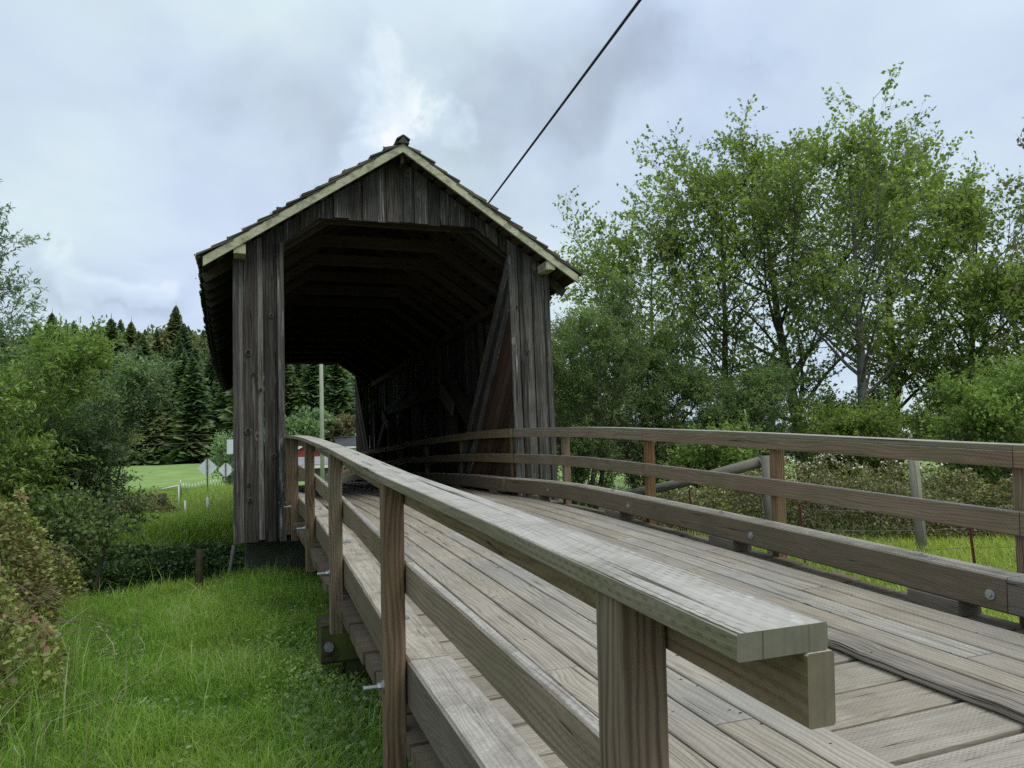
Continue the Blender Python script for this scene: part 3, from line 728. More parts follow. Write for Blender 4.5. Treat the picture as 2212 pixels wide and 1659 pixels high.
# shakes
NC = 14; EXP = SL/NC
def shake_geo(s_, c, y0, w):
    tb = SL-c*EXP+.025+random.uniform(-.018, .014)      # butt
    tt = max(tb-.50, .0); L = tb-tt
    b0 = .030+random.uniform(0, .016); th = random.uniform(.020, .038); up0 = .050
    A = []
    yl, yr = y0+.004, y0+w-.004; sk = random.uniform(-.006, .006)
    for (t, h0, h1) in ((tb, up0+b0+.012, up0+b0+.012+th), (tt, up0, up0+.008)):
        for q in (yl+(sk if t == tb else 0), yr+(sk if t == tb else 0)):
            A += [rp(s_, t, q, h0), rp(s_, t, q, h1)]
    V = A  # 0 butt-left-low 1 butt-left-high 2 br-low 3 br-high 4 top-left-low 5 tl-high 6 tr-low 7 tr-high
    F = [(0, 2, 3, 1), (1, 3, 7, 5), (0, 4, 6, 2), (0, 1, 5, 4), (2, 6, 7, 3), (4, 5, 7, 6)]
    uo, vo = random.uniform(0, 30), random.uniform(0, 30); UV = []
    for f_ in F:
        for k_ in f_: UV.append((uo+(0 if k_ < 4 else L), vo+(w if k_ in (2, 3, 6, 7) else 0)+(.02 if k_ % 2 else 0)))
    return V, F, UV
VV, FF, UU = [], [], []; ns = 0
for s_ in (-1, 1):
    for c in range(NC):
        y = -.40+random.uniform(-.012, .012); k = 0
        while y < LB+.36:
            w = random.uniform(.09, .24); V, F, UV = shake_geo(s_, c, y, w)
            if k < 8: mesh_obj('shingle', V, F, 'shingle_wood', br, UV)
            else:
                b = len(VV); VV += V; FF += [tuple(x+b for x in f_) for f_ in F]; UU += UV
            y += w; k += 1
mesh_obj('shingle_courses', VV, FF, 'shingle_wood', br, UU, kind='stuff')
nrmL = Vector((-S, 0, 1)).normalized(); nrmR = Vector((S, 0, 1)).normalized()
q = -.43
while q < LB+.4:
    for s_, nr in ((-1, nrmL), (1, nrmR)):
        board('ridge_cap', [rp(s_, -.042, q, .150), rp(s_, -.037, min(q+.6, LB+.42), .142)], .115, .014, 'shingle_wood', br, up=nr)
    q += .45
prism('ridge_block', [(CX, ZR0+.160), (CX-.085, ZR0+.06), (CX+.085, ZR0+.06)], 'y', -.425, LB+.4, 'shingle_wood', br)
board('ridge_beam', [(CX, -.3, ZR0-.10), (CX, LB+.3, ZR0-.10)], .045, .18, 'inner_wood', br)
# moss tufts on the left slope's butts
pts = []
for c in range(NC+1):
    for j in range(26):
        yq = -.4+abs(random.gauss(0, .25)) if j < 12 else random.uniform(-.4, 5)
        t = SL-c*EXP+.02; p = rp(-1, t, yq, .100)
        for k in range(5): pts.append(p+Vector((random.gauss(0, .014), random.gauss(0, .02), random.gauss(0, .008))))
pts = np.array(pts); fast_mesh('moss_tufts', leaves_geo(pts, RG.normal(size=pts.shape)+np.array([0, 0, 1.2]), .028, .022), 4, 'moss', br, kind='stuff')
# abutments
ab = box('concrete_abutment', .12, 4.4, .75, 1.7, -4.4, -.98, 'concrete'); setp(ab, 'grey-green concrete abutment under the near end of the covered bridge', 'abutment')
ab = box('concrete_abutment', .12, 4.4, 14.2, 15.1, -4.4, -.98, 'concrete'); setp(ab, 'concrete abutment under the far end of the covered bridge', 'abutment')

# ------------------------------------------------------------ overhead cable
A0, dr = Vector((3.31, -5.26, 3.92)), Vector((.51, 5.91, .17))
path = [A0+dr*t+Vector((0, 0, .004*t*(t-1)*3)) for t in np.linspace(-5, 8, 60)]
cb = empty('overhead_cable', A0, 'thick black twisted cable crossing the sky and passing behind the roof', 'cable')
tube('strand', [A0+dr*t+Vector((0, 0, .012*t*(t-1))) for t in np.linspace(-5, 7, 160)], .0145, 'cable_rubber', cb, 8)

# ------------------------------------------------------------ far side: pole, signs, fence, houses
def Wp(x, y, dz=0.0): return Vector((x, y, hz(x, y)+dz))
up_ = empty('utility_pole', Wp(4.8, 35.8), 'tall pale wooden utility pole seen through the far portal', 'utility pole')
b = Wp(4.8, 35.8, -.3); tube('pole_shaft', [b, b+Vector((.02, 0, 6)), b+Vector((.03, 0, 12.2))], [.125, .115, .095], 'pole_wood', up_, 12)
board('crossarm', [(3.7, 35.7, 10.3), (5.95, 35.7, 10.3)], .1, .12, 'pole_wood', up_)
for xx in (3.8, 4.4, 5.3, 5.85): tube('insulator', [(xx, 35.7, 10.36), (xx, 35.7, 10.5)], [.05, .03], 'white_paint', up_, 8)
tube('guy_wire', [(4.8, 35.8, 7.4), (1.6, 41, 3.1), (-1.2, 45.6, hz(-1.2, 45.6))], .012, 'wire', up_, 4)
def diamond_sign(x, y, s, zc, label):
    r = empty('road_sign', Wp(x, y), label, 'road sign', 'road signs seen from behind')
    g = hz(x, y)
    box('sign_post', x-.03, x+.03, y-.07, y-.02, g-.2, zc+s*.62, 'sign_post', r)
    h = s*.7; c = .06; P = []
    for (ax, az) in ((0, -1), (1, 0), (0, 1), (-1, 0)):
        tx, tz = -az, ax
        for k in (-1, 1): P.append((x+(ax*(h-c)+k*tx*c), zc+(az*(h-c)+k*tz*c)))
    prism('sign_panel', P, 'y', y-.012, y, 'sign_back', r)
    for dz_ in (-.25, .25): washer('sign_bolt', (x, y-.07, zc+dz_*s), (0, -1, 0), r, .02, .004, .01, .006)
diamond_sign(-1.2, 26.1, .62*1.0, .17, 'larger diamond road sign seen from behind, on a dark post in tall grass')
diamond_sign(-.53, 34.4, .62, .05, 'smaller diamond road sign seen from behind, close to the bridge corner')
r = empty('rectangular_sign', Wp(-.25, 32), 'grey rectangular sign back half hidden behind the left bridge wall', 'road sign')
prism('sign_panel', [(-.45, .86), (.05, .86), (.05, 1.62), (-.45, 1.62)], 'y', 31.99, 32.0, 'sign_back', r); box('sign_post', -.22, -.17, 32.01, 32.06, hz(-.2, 32)-.1, 1.5, 'sign_post', r)
grp = 'short white-tipped posts of the field fence'
for i in range(22):
    t = i/21; t2 = t**1.5
    x, y = -2.06+1.95*t2, 22.2+34*t2
    hh = (.62 if i else .8)
    r = empty('fence_post', Wp(x, y), 'short white-tipped post in the row of the field fence beyond the creek', 'fence post', grp)
    p = Wp(x, y); tube('post_stake', [p-Vector((0, 0, .1)), p+Vector((random.uniform(-.02, .02), 0, hh-.22))], .022, 'sign_post', r, 5); tube('white_tip', [p+Vector((0, 0, hh-.24)), p+Vector((0, 0, hh))], .018, 'white_paint', r, 6)
for (x, y, h, lb) in ((-1.64, 17.8, .62, 'white plastic road marker post beside the wire brace'), (-.92, 17.6, .66, 'white plastic road marker post below the larger diamond sign')):
    p = Wp(x, y); tube_o = tube('marker_post', [p-Vector((0, 0, .1)), p+Vector((0, 0, h))], .036, 'white_paint', None, 8); setp(tube_o, lb, 'marker post')
p = Wp(-2.38, 18.0); o = tube('thick_fence_post', [p-Vector((0, 0, .2)), p+Vector((0, 0, .6)), p+Vector((.02, 0, .93))], [.15, .14, .13], 'sill_wood', None, 9); setp(o, 'thick dark brown fence post overgrown with leaves beyond the creek', 'fence post')
r = empty('fence_brace', Wp(-1.95, 19.5), 'white pipe fence brace next to the thick brown post', 'fence brace')
q0 = Wp(-1.95, 19.5); tube('upright', [q0, q0+Vector((0, 0, .98))], .024, 'white_paint', r, 8); tube('top_pipe', [q0+Vector((0, 0, .96)), q0+Vector((-.55, 0, .86))], .028, 'white_paint', r, 8)
for zz in (.4, .62, .84): tube('fence_wire', [q0+Vector((0, 0, zz)), q0+Vector((-.9, -.3, zz-.03))], .007, 'wire', r, 4)
rk = []
for i in range(26):
    x, y = random.uniform(-.7, .1), random.uniform(15.4, 17.6); s = random.uniform(.05, .17)
    c = Wp(x, y, s*.3); V = [Vector((math.cos(a)*s*random.uniform(.7, 1.1), math.sin(a)*s*random.uniform(.7, 1.1), h_*s)) for h_, sc_ in ((-.4, 1), (.3, .9)) for a in np.linspace(0, 2*PI, 7)[:6]]+[Vector((0, 0, s*.6))]
    F = [(j, (j+1) % 6, (j+1) % 6+6, j+6) for j in range(6)]+[(j+6, (j+1) % 6+6, 12) for j in range(6)]
    o = mesh_obj('rock', [v+c for v in V], F, 'rock', smooth=False); setp(o, 'pale rock in the riprap pile beside the bridge corner', 'rock', 'riprap rocks at the bridge corner')
# stubs in the lawn
p = Wp(-.47, .5); o = tube('wooden_stub', [p-Vector((0, 0, .3)), p+Vector((.0, 0, .3)), p+Vector((.01, 0, .52))], [.055, .05, .048], 'sill_wood', None, 9); setp(o, 'short reddish brown wooden stake at the far edge of the lawn', 'stake')
o = tube('leaning_stake', [(-.16, 2.2, -2.0), (-.03, 2.25, -1.17)], .035, 'fence_wood', None, 8); setp(o, 'grey-green stake leaning beside the bottom corner of the bridge wall', 'stake')

def house(name, label, x0, x1, y0, y1, zg, zw, zr, wall, roof, ridge='x', eave=.5, wins=(), wmat='glass_dark'):
    r = empty(name, ((x0+x1)/2, (y0+y1)/2, zg), label, 'building')
    xm, ym = (x0+x1)/2, (y0+y1)/2
    if ridge == 'y':       # gable end faces -y
        prism('wall', [(x0, zg), (x1, zg), (x1, zw), (xm, zr-.12), (x0, zw)], 'y', y0, y1, wall, r)
        k = (zr-zw)/(xm-x0)
        for s_ in (-1, 1):
            xe = xm+s_*(xm-x0+eave); ze = zw-k*eave
            prism('roof', [(xm, zr), (xe, ze), (xe, ze+.22), (xm, zr+.24)], 'y', y0-eave, y1+eave, roof, r)
            prism('fascia', [(xm, zr-.02), (xe, ze-.02), (xe, ze+.16), (xm, zr+.18)], 'y', y0-eave-.06, y0-eave-.005, 'white_paint', r)
    else:
        prism('wall', [(y0, zg), (y1, zg), (y1, zw), (ym, zr-.12), (y0, zw)], 'x', x0, x1, wall, r)
        k = (zr-zw)/(ym-y0)
        for s_ in (-1, 1):
            ye = ym+s_*(ym-y0+eave); ze = zw-k*eave
            prism('roof', [(ym, zr), (ye, ze), (ye, ze+.2), (ym, zr+.22)], 'x', x0-eave, x1+eave, roof, r)
        prism('fascia', [(x0-eave, zw-k*eave-.1), (x1+eave, zw-k*eave-.1), (x1+eave, zw-k*eave+.12), (x0-eave, zw-k*eave+.12)], 'y', y0-eave-.06, y0-eave-.003, 'white_paint', r)
    for (wx, wz, ww, wh) in wins:
        fr = box('window', wx-ww/2, wx+ww/2, y0-.06, y0-.004, wz-wh/2, wz+wh/2, 'white_paint', r)
        box('pane', wx-ww/2+.1, wx+ww/2-.1, y0-.08, y0-.064, wz-wh/2+.1, wz+wh/2-.1, wmat, fr)
    return r
house('red_barn', 'red barn with pale trimmed gable roof beyond the bridge', 4.6, 9.4, 70.5, 78, -1.0, 1.15, 2.45, 'barn_red', 'metal_roof', 'y', .3, [(7.6, .3, .8, .8)])
house('low_shed', 'long low brown shed with grey metal roof in front of the red barn', 3.4, 9.6, 50.5, 53.5, -1.2, 0.12, .62, 'shed_brown', 'metal_roof', 'x', .3, [])
house('blue_house', 'pale blue house with low gable behind the utility pole', 12.9, 16.9, 117, 124, 1, 4.0, 4.75, 'pale_blue', 'asphalt_roof', 'y', .4, [(14.4, 3.0, .9, .9)])
h = house('mint_house', 'mint green house under a dark grey shingle roof', 13.4, 25, 95, 103, -.6, 2.7, 4.05, 'mint', 'asphalt_roof', 'x', .6, [(16.2, 1.8, 1.2, .8), (20.6, 1.8, 1.6, .9)])
tube('antenna_mast', [(15.6, 94.2, 1.6), (15.4, 94.0, 4.2)], .07, 'white_paint', h, 6)
for xx in (15.2, 16.0, 16.8): tube('roof_vent', [(xx, 99, 4.1), (xx, 99, 4.6)], .12, 'white_paint', h, 8)
house('white_farmhouse', 'tiny white building glimpsed between the trees on the right', 126, 134, 112, 118, -1.8, 2.4, 4.6, 'white_paint', 'white_paint', 'x', .4, [(130, 1, 1.2, 1.2)])
# thin wires in front of the forest
for k, zz in enumerate((3.6, 4.6)):
    o = tube('power_wire', [(-60, 84, zz+1.2), (-30, 88, zz-.2), (0, 92, zz), (40, 98, zz+1)], .02, 'wire', None, 4); setp(o, ('upper' if k else 'lower')+' thin power wire strung in front of the dark forest edge', 'wire')

# ------------------------------------------------------------ right side: log, posts, T-posts, wires
o = tube('leaning_log', [(4.85, -1.05, -.60), (5.5, -1.95, -.40), (6.15, -2.75, -.16)], [.055, .065, .075], 'fence_wood', None, 10); setp(o, 'grey round log leaning up to a fence post behind the right rail', 'log')
for (x, y, zt, rr, lb) in ((6.17, -2.85, -.08, .08, 'weathered round fence post at the upper end of the leaning log'), (9.2, -2.25, -.16, .075, 'weathered round fence post rising out of the bramble hedge')):
    g = hz(x, y); o = tube('round_fence_post', [(x, y, g-.3), (x+.01, y, (g+zt)/2), (x, y, zt)], [rr, rr*.97, rr*.9], 'fence_wood', None, 10); setp(o, lb, 'fence post')
TP = [(6.75, -.2, .95, 'rusty red metal fence stake left of the bramble hedge, farthest of three'), (6.55, -2.95, .95, 'red metal fence stake beside the middle rail post'), (8.58, -3.58, .90, 'red metal fence stake leaning in bright grass')]
tops = []
for (x, y, h, lb) in TP:
    r = empty('metal_fence_stake', Wp(x, y), lb, 'fence stake', 'red metal fence stakes'); g = hz(x, y); ln = random.uniform(-.05, .0)
    board('stake_bar', [(x-ln, y, g-.2), (x+ln, y, g+h)], .035, .012, 'rust_red', r, up=(0, 1, 0)); board('stake_rib', [(x-ln, y-.012, g-.2), (x+ln, y-.012, g+h-.01)], .008, .024, 'rust_red', r, up=(0, 1, 0))
    tops.append((x, y, g+h))
tops.append((11.5, -4.5, -.75)); tops[0:0] = [(6.9, 3, -.7)]
for k in range(4):
    pth = []
    for a, b_ in zip(tops[:-1], tops[1:]):
        for t in np.linspace(0, 1, 6)[:-1]: pth.append(Vector(a).lerp(Vector(b_), t)+Vector((0, -.02, -.08-.24*k-.03*4*t*(1-t))))
    r = empty('barbed_wire', pth[0], ('top', 'second', 'third', 'lowest')[k]+' strand of barbed wire between the red stakes', 'wire', 'barbed wire strands')
    tube('strand', pth, .0035, 'wire', r, 4)
    bl = []
    for i in range(len(pth)-1):
        for t in (.2, .5, .8):
            c = pth[i].lerp(pth[i+1], t); bl.append(([c-Vector((.01, .01, .015)), c+Vector((.01, .01, .015))], .002, 3))
    tubes('barbs', bl, 'wire', r, kind='stuff')

# ------------------------------------------------------------ vegetation
def rvec(): return Vector((random.gauss(0, 1), random.gauss(0, 1), random.gauss(0, 1))).normalized()
def limb(p, d, L, n, wob, grav=0.0):
    out = [p.copy()]; d = d.normalized()
    for i in range(n):
        d = (d+rvec()*wob+Vector((0, 0, grav))).normalized(); out.append(out[-1]+d*(L/n))
    return out
def tree(name, label, cat, base, H, r0, leafm, barkm, nleaf_d=1.0, crown0=.25, spread=.42, shape=None, n1=20, n2=9, n3=5, nl=10, leafL=.07, leafW=.045, lean=(0, 0), up1=.5, group=None, stems=1, stemspread=.3, wob=.10, seed=1, twiglen=.45, mask=None, trunks=None):
    random.seed(seed); rs = np.random.default_rng(seed)
    base = Vector(base); r = empty(name, base, label, cat, group)
    shape = shape or (lambda t: math.sin(PI*min(1, .12+t*.86))**.7)
    tr, br_, LP, LD = [], [], [], []
    for s in range(stems):
        a = 2*PI*s/stems+random.uniform(-.4, .4)
        d0 = Vector((lean[0]+math.cos(a)*stemspread*(stems > 1), lean[1]+math.sin(a)*stemspread*(stems > 1), 1))
        Hs = H*(1 if s == 0 else random.uniform(.7, .98))
        tk = limb(base+Vector((math.cos(a), math.sin(a), 0))*.12*(stems > 1), d0, Hs, 12, wob*.45, .04)
        rr = r0*(1 if stems == 1 else .75)
        rad = [max(.012, rr*(1-i/12.5)**.9) for i in range(13)]
        tr.append((tk, rad, 7))
        for i in range(n1):
            t = crown0+(1-crown0)*((i+random.random())/n1)**.9
            f_ = t*12; k = min(11, int(f_)); p = tk[k].lerp(tk[k+1], f_-k)
            ang = random.uniform(0, 2*PI); L1 = Hs*spread*shape((t-crown0)/(1-crown0))*random.uniform(.7, 1.15)+.15
            d = Vector((math.cos(ang), math.sin(ang), up1*random.uniform(.4, 1.5)+.5*t))
            b1 = limb(p, d, L1, 6, .16, .05); rb = max(.008, rad[k]*.42)
            br_.append((b1, [max(.005, rb*(1-j/7)) for j in range(7)], 4))
            for j in range(n2):
                tt = .2+.8*(j+random.random())/n2; f2 = tt*6; k2 = min(5, int(f2)); q = b1[k2].lerp(b1[k2+1], f2-k2)
                L2 = (L1*.38*(1.15-tt*.6)+.12)*random.uniform(.7, 1.2)
                dd = (b1[min(k2+1, 6)]-b1[k2]).normalized()
                b2 = limb(q, dd*.7+rvec()*.8+Vector((0, 0, .2)), L2, 4, .18, .03)
                br_.append((b2, [max(.003, rb*.3*(1-k3/5)) for k3 in range(5)], 3))
                for l in range(n3):
                    t3 = .25+.75*(l+random.random())/n3; f3 = t3*4; k3 = min(3, int(f3)); q3 = b2[k3].lerp(b2[k3+1], f3-k3)
                    d3 = (((b2[k3+1]-b2[k3]).normalized())+rvec()*.8).normalized(); L3 = twiglen*random.uniform(.5, 1.2)
                    e = q3+d3*L3+Vector((0, 0, -.04*L3))
                    br_.append(([q3, e], [.0035, .0015], 3))
                    nn = nl; ts = rs.uniform(.1, 1.05, nn)[:, None]
                    P = np.array(q3)*(1-ts)+np.array(e)*ts+rs.normal(0, .02, (nn, 3)); LP.append(P)
                    LD.append(np.array(d3)*.6+rs.normal(0, .6, (nn, 3))+np.array([0, 0, -.15]))
    tubes('trunk', tr, barkm, r); tubes('branches', br_, barkm, r)
    P = np.concatenate(LP); Dd = np.concatenate(LD)
    ctr = P.mean(0); rad_ = np.linalg.norm((P-ctr)/P.std(0), axis=1)
    # light and dark clumps: neighbouring leaves share a tone
    U = np.array([noise.noise(Vector(p)*1.6) for p in P[::8]]); U = np.repeat(U, 8)[:len(P)]
    U = np.clip(.42+U*.45+RG.normal(0, .17, len(P)), 0, 1)
    fast_mesh('crown', leaves_geo(P, Dd, leafL, leafW), 4, leafm, r, U, origin=base)
    return r
# alders on the right
AL = dict(leafm='alder_leaf', barkm='bark', n1=30, n2=11, n3=7, nl=6, leafL=.115, leafW=.085, twiglen=.6, up1=.55, group='tall alders behind the right rail')
gz = -1.7
tree('alder_tree', 'tall alder with long low branches reaching left towards the bridge roof', 'tree', (11.7, 8.6, gz), 7.2, .13, spread=.56, crown0=.22, lean=(-.06, 0), seed=3, **AL)
tree('alder_tree', 'tall alder with dark mossy trunk at the left middle of the clump', 'tree', (13.3, 8.2, gz), 9.3, .16, spread=.44, crown0=.2, seed=4, **AL)
tree('alder_tree', 'tallest alder in the middle of the clump, trunk thick and dark', 'tree', (15.3, 7.2, gz), 9.8, .21, spread=.46, crown0=.18, seed=5, **AL)
AL2 = dict(AL); AL2['barkm'] = 'pale_bark'
tree('alder_tree', 'slender alder with pale grey straight trunk near the middle', 'tree', (15.2, 5.0, gz), 8.9, .17, spread=.42, crown0=.3, lean=(.03, 0), seed=6, **AL2)
tree('alder_tree', 'alder with forked dark trunk towards the right of the clump', 'tree', (18.2, 6.6, gz), 9.0, .20, spread=.46, crown0=.15, lean=(.03, 0), seed=7, **AL)
tree('alder_tree', 'rightmost alder whose thin top leans out to the right', 'tree', (18.7, 4.6, gz), 7.6, .16, spread=.48, crown0=.12, lean=(.02, 0), seed=8, **AL)
tree('alder_tree', 'low spreading alder at the right edge of the clump', 'tree', (18.6, 2.8, gz), 5.2, .14, spread=.52, crown0=.08, seed=9, **AL)
# willow beside the bridge
WL = dict(leafm='willow_leaf', barkm='bark', leafL=.10, leafW=.028, stems=4, stemspread=.28, up1=1.3, crown0=.06)
tree('willow_tree', 'bushy grey-green willow touching the right wall of the covered bridge', 'tree', (8.1, 6.6, -1.8), 5.7, .10, spread=.30, n1=15, n2=9, n3=6, nl=13, seed=21, **WL)
tree('willow_tree', 'broad dark green willow between the bridge and the alders', 'tree', (10.0, 6.8, -1.8), 4.7, .10, spread=.38, n1=15, n2=9, n3=6, nl=13, seed=22, **WL)
tree('willow_tree', 'lower willow in front of the alders, behind the leaning log', 'tree', (11.9, 5.2, -1.8), 3.4, .08, spread=.45, n1=14, n2=9, n3=6, nl=12, seed=23, **WL)
# maple at the right edge
tree('maple_tree', 'maple with reddish young leaves at the right picture edge', 'tree', (15.4, -1.6, gz), 7.4, .09, 'maple_leaf', 'red_bark', n1=16, n2=4, n3=3, nl=3, spread=.26, crown0=.2, up1=1.3, leafL=.13, leafW=.12, lean=(-.05, -.03), seed=31, twiglen=.4)
SH = dict(barkm='bark', stems=4, stemspread=.35, up1=.9, crown0=.04)
for (x, y, H, lm, sp, lb, sd_) in [(13.2, -.3, 2.6, 'bright_leaf', .42, 'light green rounded shrub at the right edge behind the rail', 41), (15.6, .8, 3.4, 'alder_leaf', .45, 'dark green shrub behind the light green one on the right', 42), (13.4, 3.2, 2.2, 'alder_leaf', .5, 'low leafy shrub below the pale alder trunk', 43), (17.2, 3.0, 3.0, 'alder_leaf', .5, 'leafy undergrowth shrub below the forked alder', 44), (9.6, 3.3, 1.7, 'bright_leaf', .5, 'small yellow-green shrub behind the leaning log', 45), (15.4, 5.0, 2.6, 'willow_leaf', .5, 'dark shrub filling the foot of the alder clump', 46)]:
    tree('shrub', lb, 'shrub', (x, y, gz), H, .05, lm, n1=11, n2=7, n3=5, nl=10, spread=sp, leafL=.085, leafW=.05, seed=sd_, **SH)
# hanging pale dead twigs
for (pth, lb) in [([(11.2, 4.2, .95), (11.27, 4.2, .5), (11.4, 4.2, .25), (11.55, 4.15, .0), (11.5, 4.15, -.25), (11.3, 4.2, -.32), (11.15, 4.2, -.15), (11.12, 4.2, .05)], 'hooked pale dead twig hanging in front of the alders'), ([(9.3, 4.5, .35), (9.0, 4.6, .3), (8.93, 4.6, .05), (8.98, 4.6, -.2)], 'bent pale dead twig hanging above the rail')]:
    o = tube('dead_twig', pth, [.016]*2+[.013]*(len(pth)-2), 'bone_twig', None, 5); setp(o, lb, 'twig')
# left trees
tree('willow_tree', 'tall grey-green willow rising at the left picture edge', 'tree', (-4.8, 6.4, -1.9), 7.8, .12, 'greywillow_leaf', 'pale_bark', n1=36, n2=10, n3=6, nl=13, spread=.22, crown0=.15, up1=.9, leafL=.11, leafW=.034, lean=(.03, 0), seed=51)
tree('willow_tree', 'bright green bushy willow filling the left edge above the brambles', 'tree', (-4.1, 3.6, -1.9), 3.9, .09, 'bright_leaf', 'bark', n1=15, n2=8, n3=6, nl=13, stems=4, stemspread=.38, spread=.42, crown0=.1, up1=.8, leafL=.10, leafW=.036, seed=52)
tree('willow_tree', 'young grey-green willow with a forked trunk beside the creek', 'tree', (-2.6, 5.6, -2.1), 3.7, .055, 'greywillow_leaf', 'bark', n1=15, n2=8, n3=6, nl=12, stems=3, stemspread=.20, spread=.33, crown0=.22, up1=1.1, leafL=.10, leafW=.036, seed=53)
tree('willow_tree', 'dark green willow behind the forked one on the left', 'tree', (-4.2, 7.6, -2.4), 5.0, .09, 'willow_leaf', 'bark', n1=14, n2=8, n3=6, nl=12, stems=4, stemspread=.3, spread=.36, crown0=.08, up1=1.0, leafL=.11, leafW=.04, seed=54)
tree('shrub', 'dark leafy shrub in the creek bed under the forked willow', 'shrub', (-3.3, 3.6, -2.4), 1.7, .04, 'willow_leaf', 'bark', n1=12, n2=7, n3=5, nl=12, stems=4, stemspread=.6, spread=.5, crown0=.05, leafL=.09, leafW=.06, seed=55)
# roadside shrubs past the creek
tree('shrub', 'pale green round shrub behind the diamond signs', 'shrub', (.6, 46, -1.2), 3.4, .06, 'greywillow_leaf', 'bark', n1=12, n2=8, n3=5, nl=10, stems=4, stemspread=.6, spread=.55, crown0=.05, leafL=.2, leafW=.12, twiglen=.8, seed=57)
for (x, y, H, lm, lb, sd_) in [(8.5, 95, 6, 'greywillow_leaf', 'pale flowering bush beside the forest edge, seen through the portal', 58), (12.5, 100, 5.5, 'maple_leaf', 'olive brown bush beside the pale flowering one in the portal view', 59), (24.5, 118, 8.5, 'greywillow_leaf', 'pale rounded tree behind the mint house roof', 60)]:
    tree('shrub', lb, 'shrub', (x, y, hz(x, y)), H, .1, lm, barkm='bark', n1=10, n2=7, n3=4, nl=9, stems=4, stemspread=.5, spread=.5, crown0=.05, leafL=.45, leafW=.3, twiglen=1.2, seed=sd_)

# conifers
def conifer_geo(H, rs, n=1500):
    t = np.sort(rs.random(n)**.8); z = H*(.06+.94*t); R = (H*.21+1.0)*(1-t)**.68*rs.uniform(.6, 1.15, n)+.15
    a = rs.uniform(0, 2*PI, n); o = np.stack([np.cos(a), np.sin(a), -.28*np.ones(n)], 1); s = np.stack([-np.sin(a), np.cos(a), np.zeros(n)], 1)
    c = np.stack([np.zeros(n), np.zeros(n), z], 1); r0 = R[:, None]*.12; L = R[:, None]; w = R[:, None]*.20+.16
    up = np.stack([np.zeros(n), np.zeros(n), rs.uniform(-.15, .25, n)*R], 1); s = unit(s+np.stack([np.zeros(n), np.zeros(n), rs.normal(0, .75, n)], 1))
    q = np.stack([c+o*r0, c+o*L*.6+s*w+up*.5, c+o*L+up, c+o*L*.6-s*w+up*.5+np.array([0, 0, -.15])], 1)
    top = np.array([[[0, -.12, H*.93], [0, .12, H*.93], [0, .02, H*1.04], [0, -.02, H*1.04]]])
    return np.concatenate([q, top])
rs = np.random.default_rng(5); VARS = [conifer_geo(h_, rs) for h_ in (17, 19, 14, 20, 16)]
spots = []
rs = np.random.default_rng(9)
for row, yb in enumerate(list(np.arange(113, 160, 6.0))+list(np.arange(161, 190, 4.4))):
    for x in np.arange(-95, 96, 3.9 if row < 7 else 2.5):
        xx = x+rs.uniform(-2, 2); y_ = yb+rs.uniform(-2.5, 2.5)+.1*abs(xx)
        if xx > 62+.25*(y_-112): continue
        if xx < -70+.1*(y_-112): continue
        spots.append((row, xx, y_))
first = [s for s in spots if s[0] == 0]; rest = [s for s in spots if s[0] > 0]
protos = []
for i, v in enumerate(VARS):
    protos.append(v)
meshes = []
def conifer_mesh(i):
    o = fast_mesh('crown', protos[i], 4, 'conifer_needles', None, rs.random(len(protos[i]))); return o
cm = []
for i in range(5):
    o = conifer_mesh(i); cm.append(o.data); bpy.data.objects.remove(o)
tv, tf, tu = tube_geo([(0, 0, -1), (0, 0, 9), (0, 0, 17)], [.32, .2, .05], 6); tm = bpy.data.meshes.new('trunk'); tm.from_pydata([tuple(v) for v in tv], [], tf); tm.materials.append(MAT['bark'])
for i, (_, x, y_) in enumerate(first):
    r = empty('conifer_tree', Wp(x, y_), 'dark conifer in the front row of the forest edge at the foot of the hill', 'tree', 'conifers along the foot of the wooded hill')
    s = rs.uniform(.7, 1.1); r.scale = (s*1.1, s*1.1, s); r.rotation_euler = (0, 0, rs.uniform(0, 6))
    for nm, me in (('crown', cm[i % 5]), ('trunk', tm)):
        c = bpy.data.objects.new(nm, me); COL.objects.link(c); c.parent = r
allv, allu = [], []
for (row, x, y_) in rest:
    v = protos[rs.integers(5)]
    if row > 2: v = v[rs.random(len(v)) < (.55 if row < 8 else .4)]; v = np.concatenate([v[:, :1], v[:, 1:2]*1.0+(v[:, 1:2]-v[:, 3:4])*.25, v[:, 2:3], v[:, 3:4]+(v[:, 3:4]-v[:, 1:2])*.25], 1)
    s = rs.uniform(.62, .92)*(1.12 if rs.random() < .12 else 1)*(.68 if row > 6 else 1); a = rs.uniform(0, 6.28); ca, sa = math.cos(a), math.sin(a)
    M = np.array([[ca, -sa, 0], [sa, ca, 0], [0, 0, 1]])*s
    allv.append(v @ M.T+np.array([x, y_, hz(x, y_)])); allu.append(np.clip(rs.random(len(v))*.7+rs.uniform(-.1, .35), 0, 1))
fast_mesh('conifer_forest', np.concatenate(allv), 4, 'conifer_needles', None, np.concatenate(allu), 'stuff')
n = 90000; x = rs.uniform(-95, 110, n); y_ = rs.uniform(114, 192, n)+.1*np.abs(x); k = (x < 60+.25*(y_-112)) & (x > -75); x, y_ = x[k], y_[k]
tn = np.array([noise.noise(Vector((a*.22, b*.22, 0)))+.5*noise.noise(Vector((a*.6, b*.6, 4))) for a, b in zip(x, y_)])
P = np.stack([x, y_, hgt(x, y_)+9.0-2.0*sstep(150, 175, y_-.1*np.abs(x))+4.5*tn-rs.random(len(x))**1.5*9], 1)
fast_mesh('forest_canopy', leaves_geo(P, rs.normal(size=P.shape)*np.array([1, 1, .5])+np.array([0, 0, .15]), 1.25, .8), 4, 'conifer_needles', None, np.clip(.45+.5*tn+rs.normal(0, .15, len(x)), 0, 1), 'stuff')
